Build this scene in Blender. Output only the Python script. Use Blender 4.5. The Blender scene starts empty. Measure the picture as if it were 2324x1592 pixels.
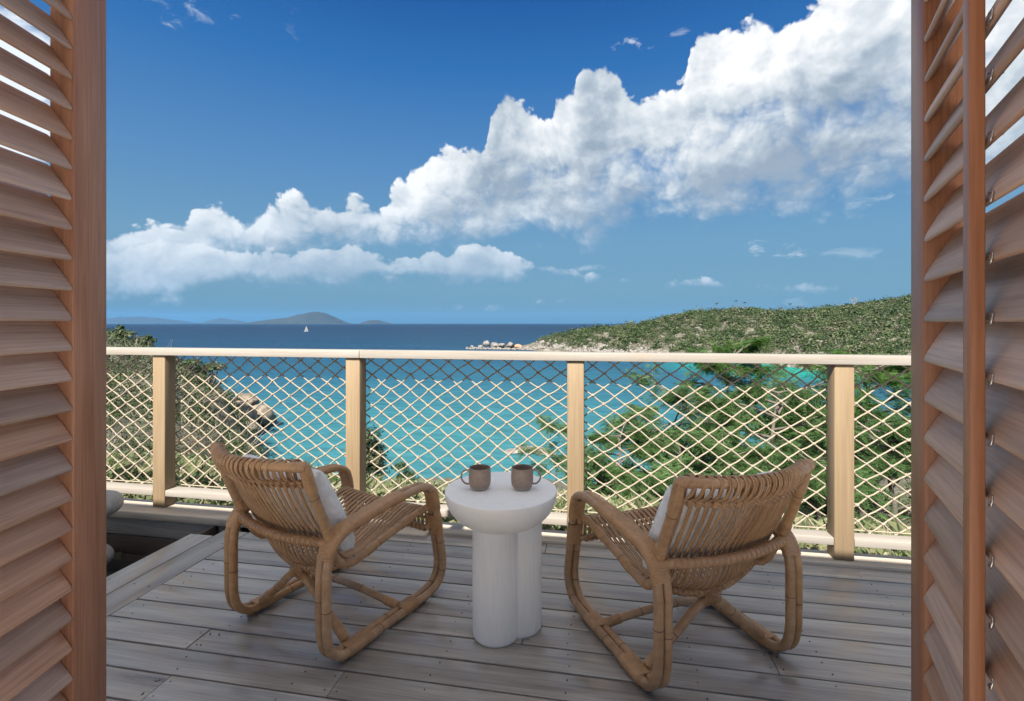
import bpy, bmesh, math, random
import numpy as np
from mathutils import Vector, Matrix, noise as mnoise

random.seed(7)
RNG = np.random.default_rng(11)
PI = math.pi
SC = bpy.context.scene
COL = SC.collection

# ------------------------------------------------------------------ camera, sky, sun, exposure
FPX, EYE = 1110.0, 1.25                      # focal length in pixels of a 2324 px wide picture; eye height over the deck
YAW = math.radians(10.2)
FWD = np.array([-math.sin(YAW), math.cos(YAW), 0.0])
RGT = np.array([math.cos(YAW), math.sin(YAW), 0.0])
SEA = -25.0
SUN_EL, SUN_AZ = math.radians(48), math.radians(180 + 9)      # azimuth clockwise from +Y of the place the sun stands at

cam_d = bpy.data.cameras.new('camera')
cam_d.sensor_width = 36.0
cam_d.lens = 36.0 * FPX / 2324.0
cam_d.shift_y = -(796 - 734) / 2324.0
cam_d.clip_start = 0.02
cam_d.clip_end = 200000
cam = bpy.data.objects.new('camera', cam_d)
COL.objects.link(cam)
cam.location = (0, 0, EYE)
cam.rotation_euler = (PI / 2, 0, YAW)
SC.camera = cam

SC.view_settings.view_transform = 'Standard'
SC.view_settings.look = 'None'
SC.view_settings.gamma = 1
SC.view_settings.use_curve_mapping = False
SC.view_settings.exposure = 1.35
SC.render.engine = 'CYCLES'
SC.cycles.use_denoising = True
SC.cycles.max_bounces = 8
SC.cycles.diffuse_bounces = 4
SC.cycles.glossy_bounces = 3
SC.cycles.transmission_bounces = 4
SC.cycles.transparent_max_bounces = 8
SC.cycles.volume_bounces = 0
SC.cycles.sample_clamp_indirect = 6

sun_d = bpy.data.lights.new('sun', 'SUN')
sun_d.energy = 5.0
sun_d.angle = math.radians(0.5)
sun_d.color = (1.0, 0.95, 0.87)
sun = bpy.data.objects.new('sun', sun_d)
COL.objects.link(sun)
sdir = Vector((math.sin(SUN_AZ) * math.cos(SUN_EL), math.cos(SUN_AZ) * math.cos(SUN_EL), math.sin(SUN_EL)))
sun.rotation_euler = sdir.to_track_quat('Z', 'Y').to_euler()
sun.location = (0, -20, 40)


def azel(u, v):
    d = FWD + (u - 1162) / FPX * RGT
    e = (734 - v) / FPX
    return math.atan2(d[0], d[1]), math.atan2(e, math.hypot(d[0], d[1]))


def build_world():
    w = bpy.data.worlds.new('World')
    SC.world = w
    w.use_nodes = True
    nt = w.node_tree
    N, L = nt.nodes, nt.links
    N.clear()

    def new(t, **k):
        n = N.new(t)
        for a, b in k.items():
            setattr(n, a, b)
        return n

    def M(op, a, b=None, c=None, clamp=False):
        n = new('ShaderNodeMath', operation=op, use_clamp=clamp)
        for i, x in enumerate((a, b, c)):
            if x is None:
                continue
            if isinstance(x, (int, float)):
                n.inputs[i].default_value = x
            else:
                L.new(x, n.inputs[i])
        return n.outputs[0]

    def V(op, a, b=None):
        n = new('ShaderNodeVectorMath', operation=op)
        for i, x in enumerate((a, b)):
            if x is None:
                continue
            if isinstance(x, tuple):
                n.inputs[i].default_value = x
            else:
                L.new(x, n.inputs[i])
        return n.outputs[0]

    def mixc(f, a, b, blend='MIX'):
        n = new('ShaderNodeMix', data_type='RGBA', blend_type=blend)
        for s, x in ((n.inputs[0], f), (n.inputs[6], a), (n.inputs[7], b)):
            if isinstance(x, (int, float)):
                s.default_value = x
            elif isinstance(x, tuple):
                s.default_value = x
            else:
                L.new(x, s)
        return n.outputs[2]

    def smooth(x, a, b):
        n = new('ShaderNodeMapRange', interpolation_type='SMOOTHSTEP')
        L.new(x, n.inputs[0])
        n.inputs[1].default_value = a
        n.inputs[2].default_value = b
        return n.outputs[0]

    sky = new('ShaderNodeTexSky', sky_type='NISHITA')
    sky.sun_disc = False
    sky.sun_elevation = SUN_EL
    sky.sun_rotation = SUN_AZ
    sky.altitude = 0
    sky.air_density = 1.0
    sky.dust_density = 0.6
    sky.ozone_density = 2.5
    tc = new('ShaderNodeTexCoord')
    d = V('NORMALIZE', tc.outputs['Generated'])
    sp = new('ShaderNodeSeparateXYZ')
    L.new(d, sp.inputs[0])
    x, y, z = sp.outputs
    az = M('ARCTAN2', x, y)
    el = M('ARCTAN2', z, M('SQRT', M('ADD', M('MULTIPLY', x, x), M('MULTIPLY', y, y))))

    # clear-sky colour: deep blue overhead, paler towards the horizon, on top of the physical sky
    hs = new('ShaderNodeHueSaturation')
    hs.inputs['Saturation'].default_value = SKY_SAT
    L.new(sky.outputs[0], hs.inputs['Color'])
    skyn = mixc(1.0, hs.outputs[0], SKY_TINT, 'MULTIPLY')
    grad = new('ShaderNodeValToRGB')
    ge = grad.color_ramp.elements
    gs = [(0.0, (0.105, 0.205, 0.285)), (0.045, (0.160, 0.295, 0.385)), (0.10, (0.165, 0.325, 0.455)), (0.19, (0.105, 0.262, 0.495)), (0.30, (0.033, 0.165, 0.45)), (0.40, (0.008, 0.080, 0.32)), (0.60, (0.010, 0.075, 0.28)), (1.0, (0.010, 0.07, 0.26))]
    ge[0].position, ge[0].color = gs[0][0], (*gs[0][1], 1)
    ge[1].position, ge[1].color = gs[-1][0], (*gs[-1][1], 1)
    for p_, c_ in gs[1:-1]:
        q_ = ge.new(p_)
        q_.color = (*c_, 1)
    L.new(M('DIVIDE', el, PI / 2, clamp=True), grad.inputs[0])
    gsc = V('SCALE', grad.outputs[0])
    gsc.node.inputs['Scale'].default_value = 0.92 * SKY_GAIN / SKY_STRENGTH
    skyc = mixc(0.85, skyn, gsc)

    A0, A1 = -1.25, 1.25

    def curve(pts, lo, hi):
        """elevation as a function of azimuth"""
        c = new('ShaderNodeFloatCurve')
        mp = c.mapping
        mp.use_clip = False
        cv = mp.curves[0]
        P = sorted(((a - A0) / (A1 - A0), (e - lo) / (hi - lo)) for a, e in pts)
        cv.points[0].location = P[0]
        cv.points[1].location = P[-1]
        for p in P[1:-1]:
            cv.points.new(*p)
        for p in cv.points:
            p.handle_type = 'AUTO_CLAMPED'
        mp.update()
        L.new(M('DIVIDE', M('SUBTRACT', az, A0), A1 - A0, clamp=True), c.inputs['Value'])
        return M('ADD', M('MULTIPLY', c.outputs[0], hi - lo), lo)

    def noise(vec, scale, detail, rough, dist=0.0):
        n = new('ShaderNodeTexNoise', noise_dimensions='2D')
        n.inputs['Scale'].default_value = scale
        n.inputs['Detail'].default_value = detail
        n.inputs['Roughness'].default_value = rough
        n.inputs['Distortion'].default_value = dist
        L.new(vec, n.inputs['Vector'])
        return n

    def billow(vec):
        """soft fractal plus cauliflower lumps, about 0 on average"""
        n1 = noise(vec, 6.0, 8.0, 0.56)
        wv = V('ADD', vec, V('MULTIPLY', n1.outputs['Color'], (0.09, 0.09, 0.09)))
        v1 = new('ShaderNodeTexVoronoi', feature='SMOOTH_F1', voronoi_dimensions='2D')
        v1.inputs['Scale'].default_value = 17.0
        v1.inputs['Smoothness'].default_value = 0.25
        v1.inputs['Detail'].default_value = 2.0
        v1.inputs['Roughness'].default_value = 0.55
        v1.inputs['Lacunarity'].default_value = 2.3
        L.new(wv, v1.inputs['Vector'])
        b = M('SUBTRACT', 0.62, v1.outputs['Distance'])
        return M('ADD', M('MULTIPLY', M('SUBTRACT', n1.outputs[0], 0.5), 1.5), M('MULTIPLY', b, 0.50))

    cxy = new('ShaderNodeCombineXYZ')
    L.new(az, cxy.inputs[0])
    L.new(M('MULTIPLY', el, 1.2), cxy.inputs[1])
    vec = cxy.outputs[0]
    n_a = billow(vec)
    n_b = billow(V('ADD', vec, (-0.012, 0.020, 0.0)))
    soft_a = noise(vec, 4.2, 3.0, 0.5)
    soft_c = noise(V('ADD', vec, (-0.035, 0.060, 0.0)), 4.2, 3.0, 0.5)
    slope = M('ADD', M('MULTIPLY', M('SUBTRACT', n_a, n_b), 0.75), M('MULTIPLY', M('SUBTRACT', soft_a.outputs[0], soft_c.outputs[0]), 1.6))
    fine = noise(V('ADD', vec, (3.1, 0.4, 1.7)), 3.6, 6.0, 0.55)
    wnoise = noise(V('MULTIPLY', vec, (1.0, 1.8, 1.0)), 17.0, 9.0, 0.62, 0.4)

    def bank(top, bot, soft_t, soft_b, amp, thr):
        T = curve([azel(*p) for p in top], -0.05, 0.95)
        B = curve([azel(*p) for p in bot], -0.05, 0.95)
        up = M('DIVIDE', M('SUBTRACT', T, el), soft_t)
        dn = M('DIVIDE', M('SUBTRACT', el, B), soft_b)
        core = M('MINIMUM', M('MINIMUM', up, dn), 1.5)
        dens = M('ADD', core, M('MULTIPLY', n_a, amp))
        # crisp cauliflower edge above, frayed edge below
        soft = M('MULTIPLY_ADD', smooth(M('SUBTRACT', dn, up), -1.0, -6.0), 0.0, 0.34)
        soft = M('ADD', M('MULTIPLY', smooth(M('SUBTRACT', dn, up), 2.0, -2.0), 1.45), 0.42)
        m = M('DIVIDE', M('SUBTRACT', dens, thr), soft, clamp=True)
        m = smooth(m, 0.0, 1.0)
        h = M('DIVIDE', M('SUBTRACT', el, B), M('MAXIMUM', M('SUBTRACT', T, B), 0.01), clamp=True)
        return m, h, dens

    top = [(-900, 470), (-500, 420), (-200, 500), (60, 560), (245, 522), (330, 520), (415, 512), (440, 470), (490, 452), (532, 466), (552, 496),
           (590, 470), (640, 446), (700, 462), (760, 474), (800, 448), (835, 440), (868, 462), (890, 418), (935, 400), (962, 376),
           (980, 338), (1050, 322), (1096, 324), (1110, 268), (1160, 222), (1205, 240), (1246, 282), (1262, 232), (1308, 214),
           (1318, 150), (1345, 136), (1400, 168), (1425, 200), (1470, 210), (1510, 194), (1552, 190), (1562, 110), (1640, 58),
           (1730, 48), (1800, 54), (1860, 16), (1900, -10), (2068, -90), (2400, -200), (3000, -200), (4200, 100)]
    bot = [(-900, 700), (-200, 690), (60, 672), (245, 668), (400, 662), (520, 612), (700, 590), (870, 588), (1000, 560), (1150, 556), (1300, 562), (1420, 548),
           (1460, 520), (1590, 508), (1660, 500), (1720, 470), (1800, 480), (1850, 452), (1950, 442), (2068, 440), (2400, 430), (3000, 430), (4200, 450)]
    top2 = [(-900, 560), (0, 556), (245, 566), (420, 556), (540, 572), (640, 582), (735, 566), (800, 558), (870, 572), (1000, 578), (1085, 558), (1170, 580), (1225, 604), (1300, 620), (1500, 640), (4200, 640)]
    bot2 = [(-900, 690), (0, 684), (245, 676), (400, 668), (500, 648), (800, 646), (1000, 644), (1150, 640), (1225, 616), (1300, 625), (1500, 645), (4200, 645)]
    m1, h1, d1 = bank(top, bot, 0.028, 0.046, 2.1, -0.30)
    m2, h2, d2 = bank(top2, bot2, 0.018, 0.020, 2.2, -0.30)

    def puff(u, v, ru, rv, strength, am, base=0.55):
        a, e = azel(u, v)
        a2, _ = azel(u + ru, v)
        _, e2 = azel(u, v - rv)
        q = M('ADD', M('POWER', M('DIVIDE', M('SUBTRACT', az, a), a2 - a), 2.0),
              M('POWER', M('DIVIDE', M('SUBTRACT', el, e), e2 - e), 2.0))
        dd = M('ADD', M('MAXIMUM', M('SUBTRACT', base, M('MULTIPLY', q, base)), -1.5), M('MULTIPLY', M('SUBTRACT', wnoise.outputs[0], 0.52), am))
        return M('MULTIPLY', smooth(dd, 0.15, 1.35), strength)

    puffs = [(1440, 95, 52, 22, 0.55, 6), (390, 10, 120, 55, 0.42, 5), (590, 438, 38, 9, 0.35, 4), (1715, 566, 40, 20, 0.62, 5),
             (1790, 572, 46, 20, 0.5, 5), (1320, 612, 80, 10, 0.45, 4), (1180, 688, 60, 11, 0.35, 5), (1290, 682, 30, 8, 0.28, 4), (1415, 680, 26, 7, 0.28, 4),
             (1960, 450, 90, 22, 0.5, 4), (1810, 690, 40, 18, 0.22, 4), (1080, 695, 110, 12, 0.22, 4), (1545, 75, 22, 12, 0.3, 5), (650, 60, 40, 60, 0.12, 5),
             (-120, 170, 330, 300, 1.0, 2.5, 2.6), (1950, 575, 120, 16, 0.22, 4)]  # wide first puff: bank added left of the view to whiten the shutter gaps
    mp = None
    for p in puffs:
        m = puff(*p)
        mp = m if mp is None else M('MAXIMUM', mp, m)

    def ramp(fac, stops):
        r = new('ShaderNodeValToRGB')
        e = r.color_ramp.elements
        e[0].position, e[0].color = stops[0][0], (*stops[0][1], 1)
        e[1].position, e[1].color = stops[-1][0], (*stops[-1][1], 1)
        for p, c in stops[1:-1]:
            k = e.new(p)
            k.color = (*c, 1)
        L.new(fac, r.inputs[0])
        return r.outputs[0]

    stops = [(0.0, (0.30, 0.37, 0.45)), (0.30, (0.43, 0.50, 0.57)), (0.55, (0.60, 0.655, 0.70)), (0.78, (0.74, 0.77, 0.80)), (1.0, (0.91, 0.92, 0.925))]
    big = M('MULTIPLY', M('SUBTRACT', fine.outputs[0], 0.5), 1.5)

    def light(h, dens, lift):
        rim = M('SUBTRACT', 1.0, M('DIVIDE', dens, 2.2, clamp=True))
        a = M('ADD', M('MULTIPLY', slope, 0.90), M('MULTIPLY', h, 0.66))
        return M('ADD', M('ADD', a, big), M('ADD', M('MULTIPLY', rim, 0.10), lift), clamp=True)

    c1 = ramp(light(h1, d1, 0.00), stops)
    c2 = ramp(light(h2, d2, -0.02), stops)
    wisp = (0.78, 0.84, 0.89, 1)
    k = SKY_GAIN / SKY_STRENGTH
    lowhaze = smooth(el, 0.33, 0.02)
    c1 = mixc(M('MULTIPLY', lowhaze, 0.70), c1, (0.40, 0.53, 0.66, 1))
    c2 = mixc(M('MULTIPLY', lowhaze, 0.60), c2, (0.40, 0.53, 0.66, 1))
    # unseen white cloud cover overhead, added to brighten and whiten the fill light
    pv_ = new('ShaderNodeCombineXYZ')
    zc_ = M('MAXIMUM', z, 0.12)
    L.new(M('DIVIDE', x, zc_), pv_.inputs[0])
    L.new(M('DIVIDE', y, zc_), pv_.inputs[1])
    hi_n = noise(pv_.outputs[0], 1.7, 5.0, 0.55)
    hi_m = M('MULTIPLY', smooth(hi_n.outputs[0], 0.34, 0.54), smooth(el, 0.64, 0.80))
    s0 = mixc(hi_m, skyc, tuple(q * SKY_GAIN / SKY_STRENGTH for q in (0.93, 0.94, 0.95)) + (1,))
    sc = V('SCALE', c1)
    sc.node.inputs['Scale'].default_value = k
    sc2 = V('SCALE', c2)
    sc2.node.inputs['Scale'].default_value = k
    s1 = mixc(mp, s0, tuple(q * k for q in wisp[:3]) + (1,))
    s2 = mixc(M('MULTIPLY', m1, 0.97), s1, sc)
    s3 = mixc(M('MULTIPLY', m2, 0.80), s2, sc2)
    bg = new('ShaderNodeBackground')
    bg.inputs['Strength'].default_value = SKY_STRENGTH
    L.new(s3, bg.inputs['Color'])
    out = new('ShaderNodeOutputWorld')
    L.new(bg.outputs[0], out.inputs['Surface'])
    w.cycles.sampling_method = 'MANUAL'
    w.cycles.sample_map_resolution = 512


SKY_STRENGTH = 0.10
SKY_SAT = 1.25
SKY_GAIN = 0.455
SKY_TINT = (0.24, 0.36, 0.48, 1)
build_world()


# ------------------------------------------------------------------ helpers
def link(o, parent=None):
    COL.objects.link(o)
    if parent is not None:
        o.parent = parent
    return o


def mesh_np(name, V, Fq, mats, smooth=False, mat_idx=None, tint=None, smooth_angle=None):
    """V (n,3); Fq (m,4) or (m,3) or list of such arrays"""
    me = bpy.data.meshes.new(name)
    V = np.asarray(V, dtype=np.float32)
    Fl = Fq if isinstance(Fq, list) else [Fq]
    Fl = [np.asarray(f, dtype=np.int32) for f in Fl if len(f)]
    n = sum(len(f) for f in Fl)
    loops = np.concatenate([f.ravel() for f in Fl])
    tot = np.concatenate([np.full(len(f), f.shape[1], dtype=np.int32) for f in Fl])
    start = np.concatenate([[0], np.cumsum(tot)[:-1]]).astype(np.int32)
    me.vertices.add(len(V))
    me.vertices.foreach_set('co', V.ravel())
    me.loops.add(len(loops))
    me.loops.foreach_set('vertex_index', loops)
    me.polygons.add(n)
    me.polygons.foreach_set('loop_start', start)
    me.polygons.foreach_set('loop_total', tot)
    if smooth:
        me.polygons.foreach_set('use_smooth', np.ones(n, dtype=bool))
    for m in (mats if isinstance(mats, (list, tuple)) else [mats]):
        me.materials.append(m)
    if mat_idx is not None:
        me.polygons.foreach_set('material_index', np.asarray(mat_idx, dtype=np.int32))
    if tint is not None:
        a = me.attributes.new('tint', 'FLOAT', 'FACE')
        a.data.foreach_set('value', np.asarray(tint, dtype=np.float32))
    me.update(calc_edges=True)
    return me


def obj(name, me, parent=None, loc=(0, 0, 0), rot=(0, 0, 0)):
    o = bpy.data.objects.new(name, me)
    o.location = loc
    o.rotation_euler = rot
    return link(o, parent)


def empty(name, loc=(0, 0, 0), rz=0.0, parent=None):
    o = bpy.data.objects.new(name, None)
    o.empty_display_size = 0.1
    o.location = loc
    o.rotation_euler = (0, 0, rz)
    return link(o, parent)


def tag(o, label=None, cat=None, group=None, kind=None):
    for k, v in (('label', label), ('category', cat), ('group', group), ('kind', kind)):
        if v:
            o[k] = v
    return o


def copy_tree(o, parent=None):
    c = o.copy()
    COL.objects.link(c)
    if parent is not None:
        c.parent = parent
    for ch in list(o.children):
        copy_tree(ch, c)
    return c


_box_cache = {}


def box_mesh(name, sx, sy, sz, mat, bevel=0.003, seg=2):
    key = (round(sx, 4), round(sy, 4), round(sz, 4), mat.name, bevel, seg)
    if key in _box_cache:
        return _box_cache[key]
    bm = bmesh.new()
    bmesh.ops.create_cube(bm, size=1.0)
    bmesh.ops.scale(bm, vec=(sx, sy, sz), verts=bm.verts)
    if bevel > 0:
        bmesh.ops.bevel(bm, geom=list(bm.edges), offset=bevel, segments=seg, profile=0.5, affect='EDGES')
    me = bpy.data.meshes.new(name)
    bm.to_mesh(me)
    bm.free()
    me.materials.append(mat)
    if bevel > 0:
        me.polygons.foreach_set('use_smooth', np.ones(len(me.polygons), dtype=bool))
        try:
            me.set_sharp_from_angle(angle=math.radians(50))
        except Exception:
            pass
    _box_cache[key] = me
    return me


def box(name, lo, hi, mat, parent=None, bevel=0.003, seg=2):
    """axis-aligned box between two corners; its length must lie along local x for the grain"""
    s = [b - a for a, b in zip(lo, hi)]
    c = [(a + b) / 2 for a, b in zip(lo, hi)]
    ax = s.index(max(s))
    if ax == 0:
        me = box_mesh(name, s[0], s[1], s[2], mat, bevel, seg)
        return obj(name, me, parent, c)
    if ax == 1:
        me = box_mesh(name, s[1], s[0], s[2], mat, bevel, seg)
        return obj(name, me, parent, c, (0, 0, PI / 2))
    me = box_mesh(name, s[2], s[1], s[0], mat, bevel, seg)
    return obj(name, me, parent, c, (0, PI / 2, 0))


def catmull(P, n, closed=False):
    P = np.asarray(P, dtype=float)
    if closed:
        Q = np.vstack([P[-1], P, P[0], P[1]])
        m = len(P)
    else:
        Q = np.vstack([2 * P[0] - P[1], P, 2 * P[-1] - P[-2]])
        m = len(P) - 1
    out = []
    for i in range(m):
        p0, p1, p2, p3 = Q[i], Q[i + 1], Q[i + 2], Q[i + 3]
        t0 = 0.0
        t1 = t0 + max(np.linalg.norm(p1 - p0), 1e-6) ** 0.5
        t2 = t1 + max(np.linalg.norm(p2 - p1), 1e-6) ** 0.5
        t3 = t2 + max(np.linalg.norm(p3 - p2), 1e-6) ** 0.5
        t = np.linspace(t1, t2, n, endpoint=False)[:, None]
        A1 = (t1 - t) / (t1 - t0) * p0 + (t - t0) / (t1 - t0) * p1
        A2 = (t2 - t) / (t2 - t1) * p1 + (t - t1) / (t2 - t1) * p2
        A3 = (t3 - t) / (t3 - t2) * p2 + (t - t2) / (t3 - t2) * p3
        B1 = (t2 - t) / (t2 - t0) * A1 + (t - t0) / (t2 - t0) * A2
        B2 = (t3 - t) / (t3 - t1) * A2 + (t - t1) / (t3 - t1) * A3
        out.append((t2 - t) / (t2 - t1) * B1 + (t - t1) / (t2 - t1) * B2)
    out = np.vstack(out)
    if not closed:
        out = np.vstack([out, P[-1]])
    return out


def resample(P, step, closed=False):
    P = np.asarray(P, dtype=float)
    if closed:
        P = np.vstack([P, P[0]])
    s = np.concatenate([[0], np.cumsum(np.linalg.norm(np.diff(P, axis=0), axis=1))])
    n = max(2, int(round(s[-1] / step)) + 1)
    t = np.linspace(0, s[-1], n)
    R = np.stack([np.interp(t, s, P[:, k]) for k in range(3)], 1)
    return (R[:-1] if closed else R), s[-1]


def frames(P, closed=False, side=None):
    if closed:
        T = np.roll(P, -1, 0) - np.roll(P, 1, 0)
    else:
        T = np.gradient(P, axis=0)
    T /= np.maximum(np.linalg.norm(T, axis=1), 1e-9)[:, None]
    if side is not None:
        S = np.tile(np.asarray(side, float), (len(P), 1))
        S -= (S * T).sum(1)[:, None] * T
        S /= np.linalg.norm(S, axis=1)[:, None]
        return T, S, np.cross(T, S)
    a = np.array([0, 0, 1.0]) if abs(T[0][2]) < 0.9 else np.array([1.0, 0, 0])
    S = np.zeros_like(T)
    S[0] = np.cross(a, T[0])
    S[0] /= np.linalg.norm(S[0])
    for i in range(1, len(P)):
        s = S[i - 1] - np.dot(S[i - 1], T[i]) * T[i]
        S[i] = s / max(np.linalg.norm(s), 1e-9)
    return T, S, np.cross(T, S)


class MB:
    """collects vertices and faces of several shapes into ONE mesh"""

    def __init__(self):
        self.v, self.q, self.t, self.mq, self.mt, self.n = [], [], [], [], [], 0

    def add(self, V, Q=(), T=(), m=0):
        V = np.asarray(V, float)
        if len(Q):
            self.q.append(np.asarray(Q, int) + self.n)
            self.mq.append(np.full(len(Q), m))
        if len(T):
            self.t.append(np.asarray(T, int) + self.n)
            self.mt.append(np.full(len(T), m))
        self.v.append(V)
        self.n += len(V)

    def tube(self, P, r, k=8, closed=False, side=None, cross=None, m=0, cap=True):
        """sweep; r scalar or per point; cross (k,2) optional unit cross-section in (side, normal)"""
        P = np.asarray(P, float)
        T, S, Nn = frames(P, closed, side)
        r = np.broadcast_to(np.asarray(r, float), (len(P),))
        if cross is None:
            a = np.linspace(0, 2 * PI, k, endpoint=False)
            cross = np.stack([np.cos(a), np.sin(a)], 1)
            X = P[:, None, :] + r[:, None, None] * (cross[None, :, :1] * S[:, None, :] + cross[None, :, 1:] * Nn[:, None, :])
        else:
            k = cross.shape[-2]
            C = cross if cross.ndim == 3 else np.broadcast_to(cross, (len(P),) + cross.shape)
            X = P[:, None, :] + C[:, :, :1] * S[:, None, :] + C[:, :, 1:] * Nn[:, None, :]
        n = len(P)
        i = np.arange(n if closed else n - 1)
        j = np.arange(k)
        I, J = np.meshgrid(i, j, indexing='ij')
        I2, J2 = (I + 1) % n, (J + 1) % k
        Q = np.stack([I * k + J, I * k + J2, I2 * k + J2, I2 * k + J], -1).reshape(-1, 4)
        V = X.reshape(-1, 3)
        Tr = []
        if cap and not closed:
            ce = 0.25 * (r if r.max() < 0.9 else np.full(len(P), 0.004))
            V = np.vstack([V, P[0] - T[0] * ce[0], P[-1] + T[-1] * ce[-1]])
            a, b = n * k, n * k + 1
            jj = np.arange(k)
            Tr = np.vstack([np.stack([np.full(k, a), (jj + 1) % k, jj], 1),
                            np.stack([np.full(k, b), (n - 1) * k + jj, (n - 1) * k + (jj + 1) % k], 1)])
        self.add(V, Q, Tr, m)
        return self

    def mesh(self, name, mats, smooth=True):
        fs, mi = [], []
        if self.q:
            fs.append(np.vstack(self.q))
            mi.append(np.concatenate(self.mq))
        if self.t:
            fs.append(np.vstack(self.t))
            mi.append(np.concatenate(self.mt))
        return mesh_np(name, np.vstack(self.v), fs, mats, smooth, np.concatenate(mi))

    def build(self, name, mats, parent=None, smooth=True, loc=(0, 0, 0)):
        return obj(name, self.mesh(name, mats, smooth), parent, loc)


def lathe(prof, k=48):
    """prof list of (r,z) from bottom axis up; returns V,Q,T"""
    prof = np.asarray(prof, float)
    a = np.linspace(0, 2 * PI, k, endpoint=False)
    V = np.stack([prof[:, None, 0] * np.cos(a), prof[:, None, 0] * np.sin(a), np.broadcast_to(prof[:, None, 1], (len(prof), k))], -1).reshape(-1, 3)
    I, J = np.meshgrid(np.arange(len(prof) - 1), np.arange(k), indexing='ij')
    J2 = (J + 1) % k
    Q = np.stack([I * k + J, I * k + J2, (I + 1) * k + J2, (I + 1) * k + J], -1).reshape(-1, 4)
    return V, Q


def wp(L_, Z_, z_):
    """point given sideways and ahead of the eye, and height"""
    L_, Z_, z_ = np.broadcast_arrays(np.asarray(L_, float), np.asarray(Z_, float), np.asarray(z_, float))
    return Z_[..., None] * FWD + L_[..., None] * RGT + z_[..., None] * np.array([0, 0, 1.0])


def at(u, v, z=0.0):
    """the point at height z seen in direction (u,v) of the photograph"""
    Z = FPX * (EYE - z) / (v - 734)
    return wp((u - 1162) / FPX * Z, Z, z)


def fbm2(x, y, sc, oct=4, seed=0.0):
    x = np.asarray(x, float)
    y = np.asarray(y, float)
    out = np.zeros(x.shape)
    fx, fy = x.ravel(), y.ravel()
    o = np.array([mnoise.fractal((a * sc + seed, b * sc - seed, seed * 0.37), 0.9, 2.1, oct) for a, b in zip(fx, fy)])
    return o.reshape(x.shape)


# ------------------------------------------------------------------ materials
def mat_base(name):
    m = bpy.data.materials.new(name)
    m.use_nodes = True
    nt = m.node_tree
    b = nt.nodes['Principled BSDF']
    return m, nt, b


def col(c):
    return (*c, 1.0)


def ramp_node(nt, stops):
    r = nt.nodes.new('ShaderNodeValToRGB')
    e = r.color_ramp.elements
    e[0].position, e[0].color = stops[0][0], col(stops[0][1])
    e[1].position, e[1].color = stops[-1][0], col(stops[-1][1])
    for p, c in stops[1:-1]:
        k = e.new(p)
        k.color = col(c)
    return r


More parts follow.
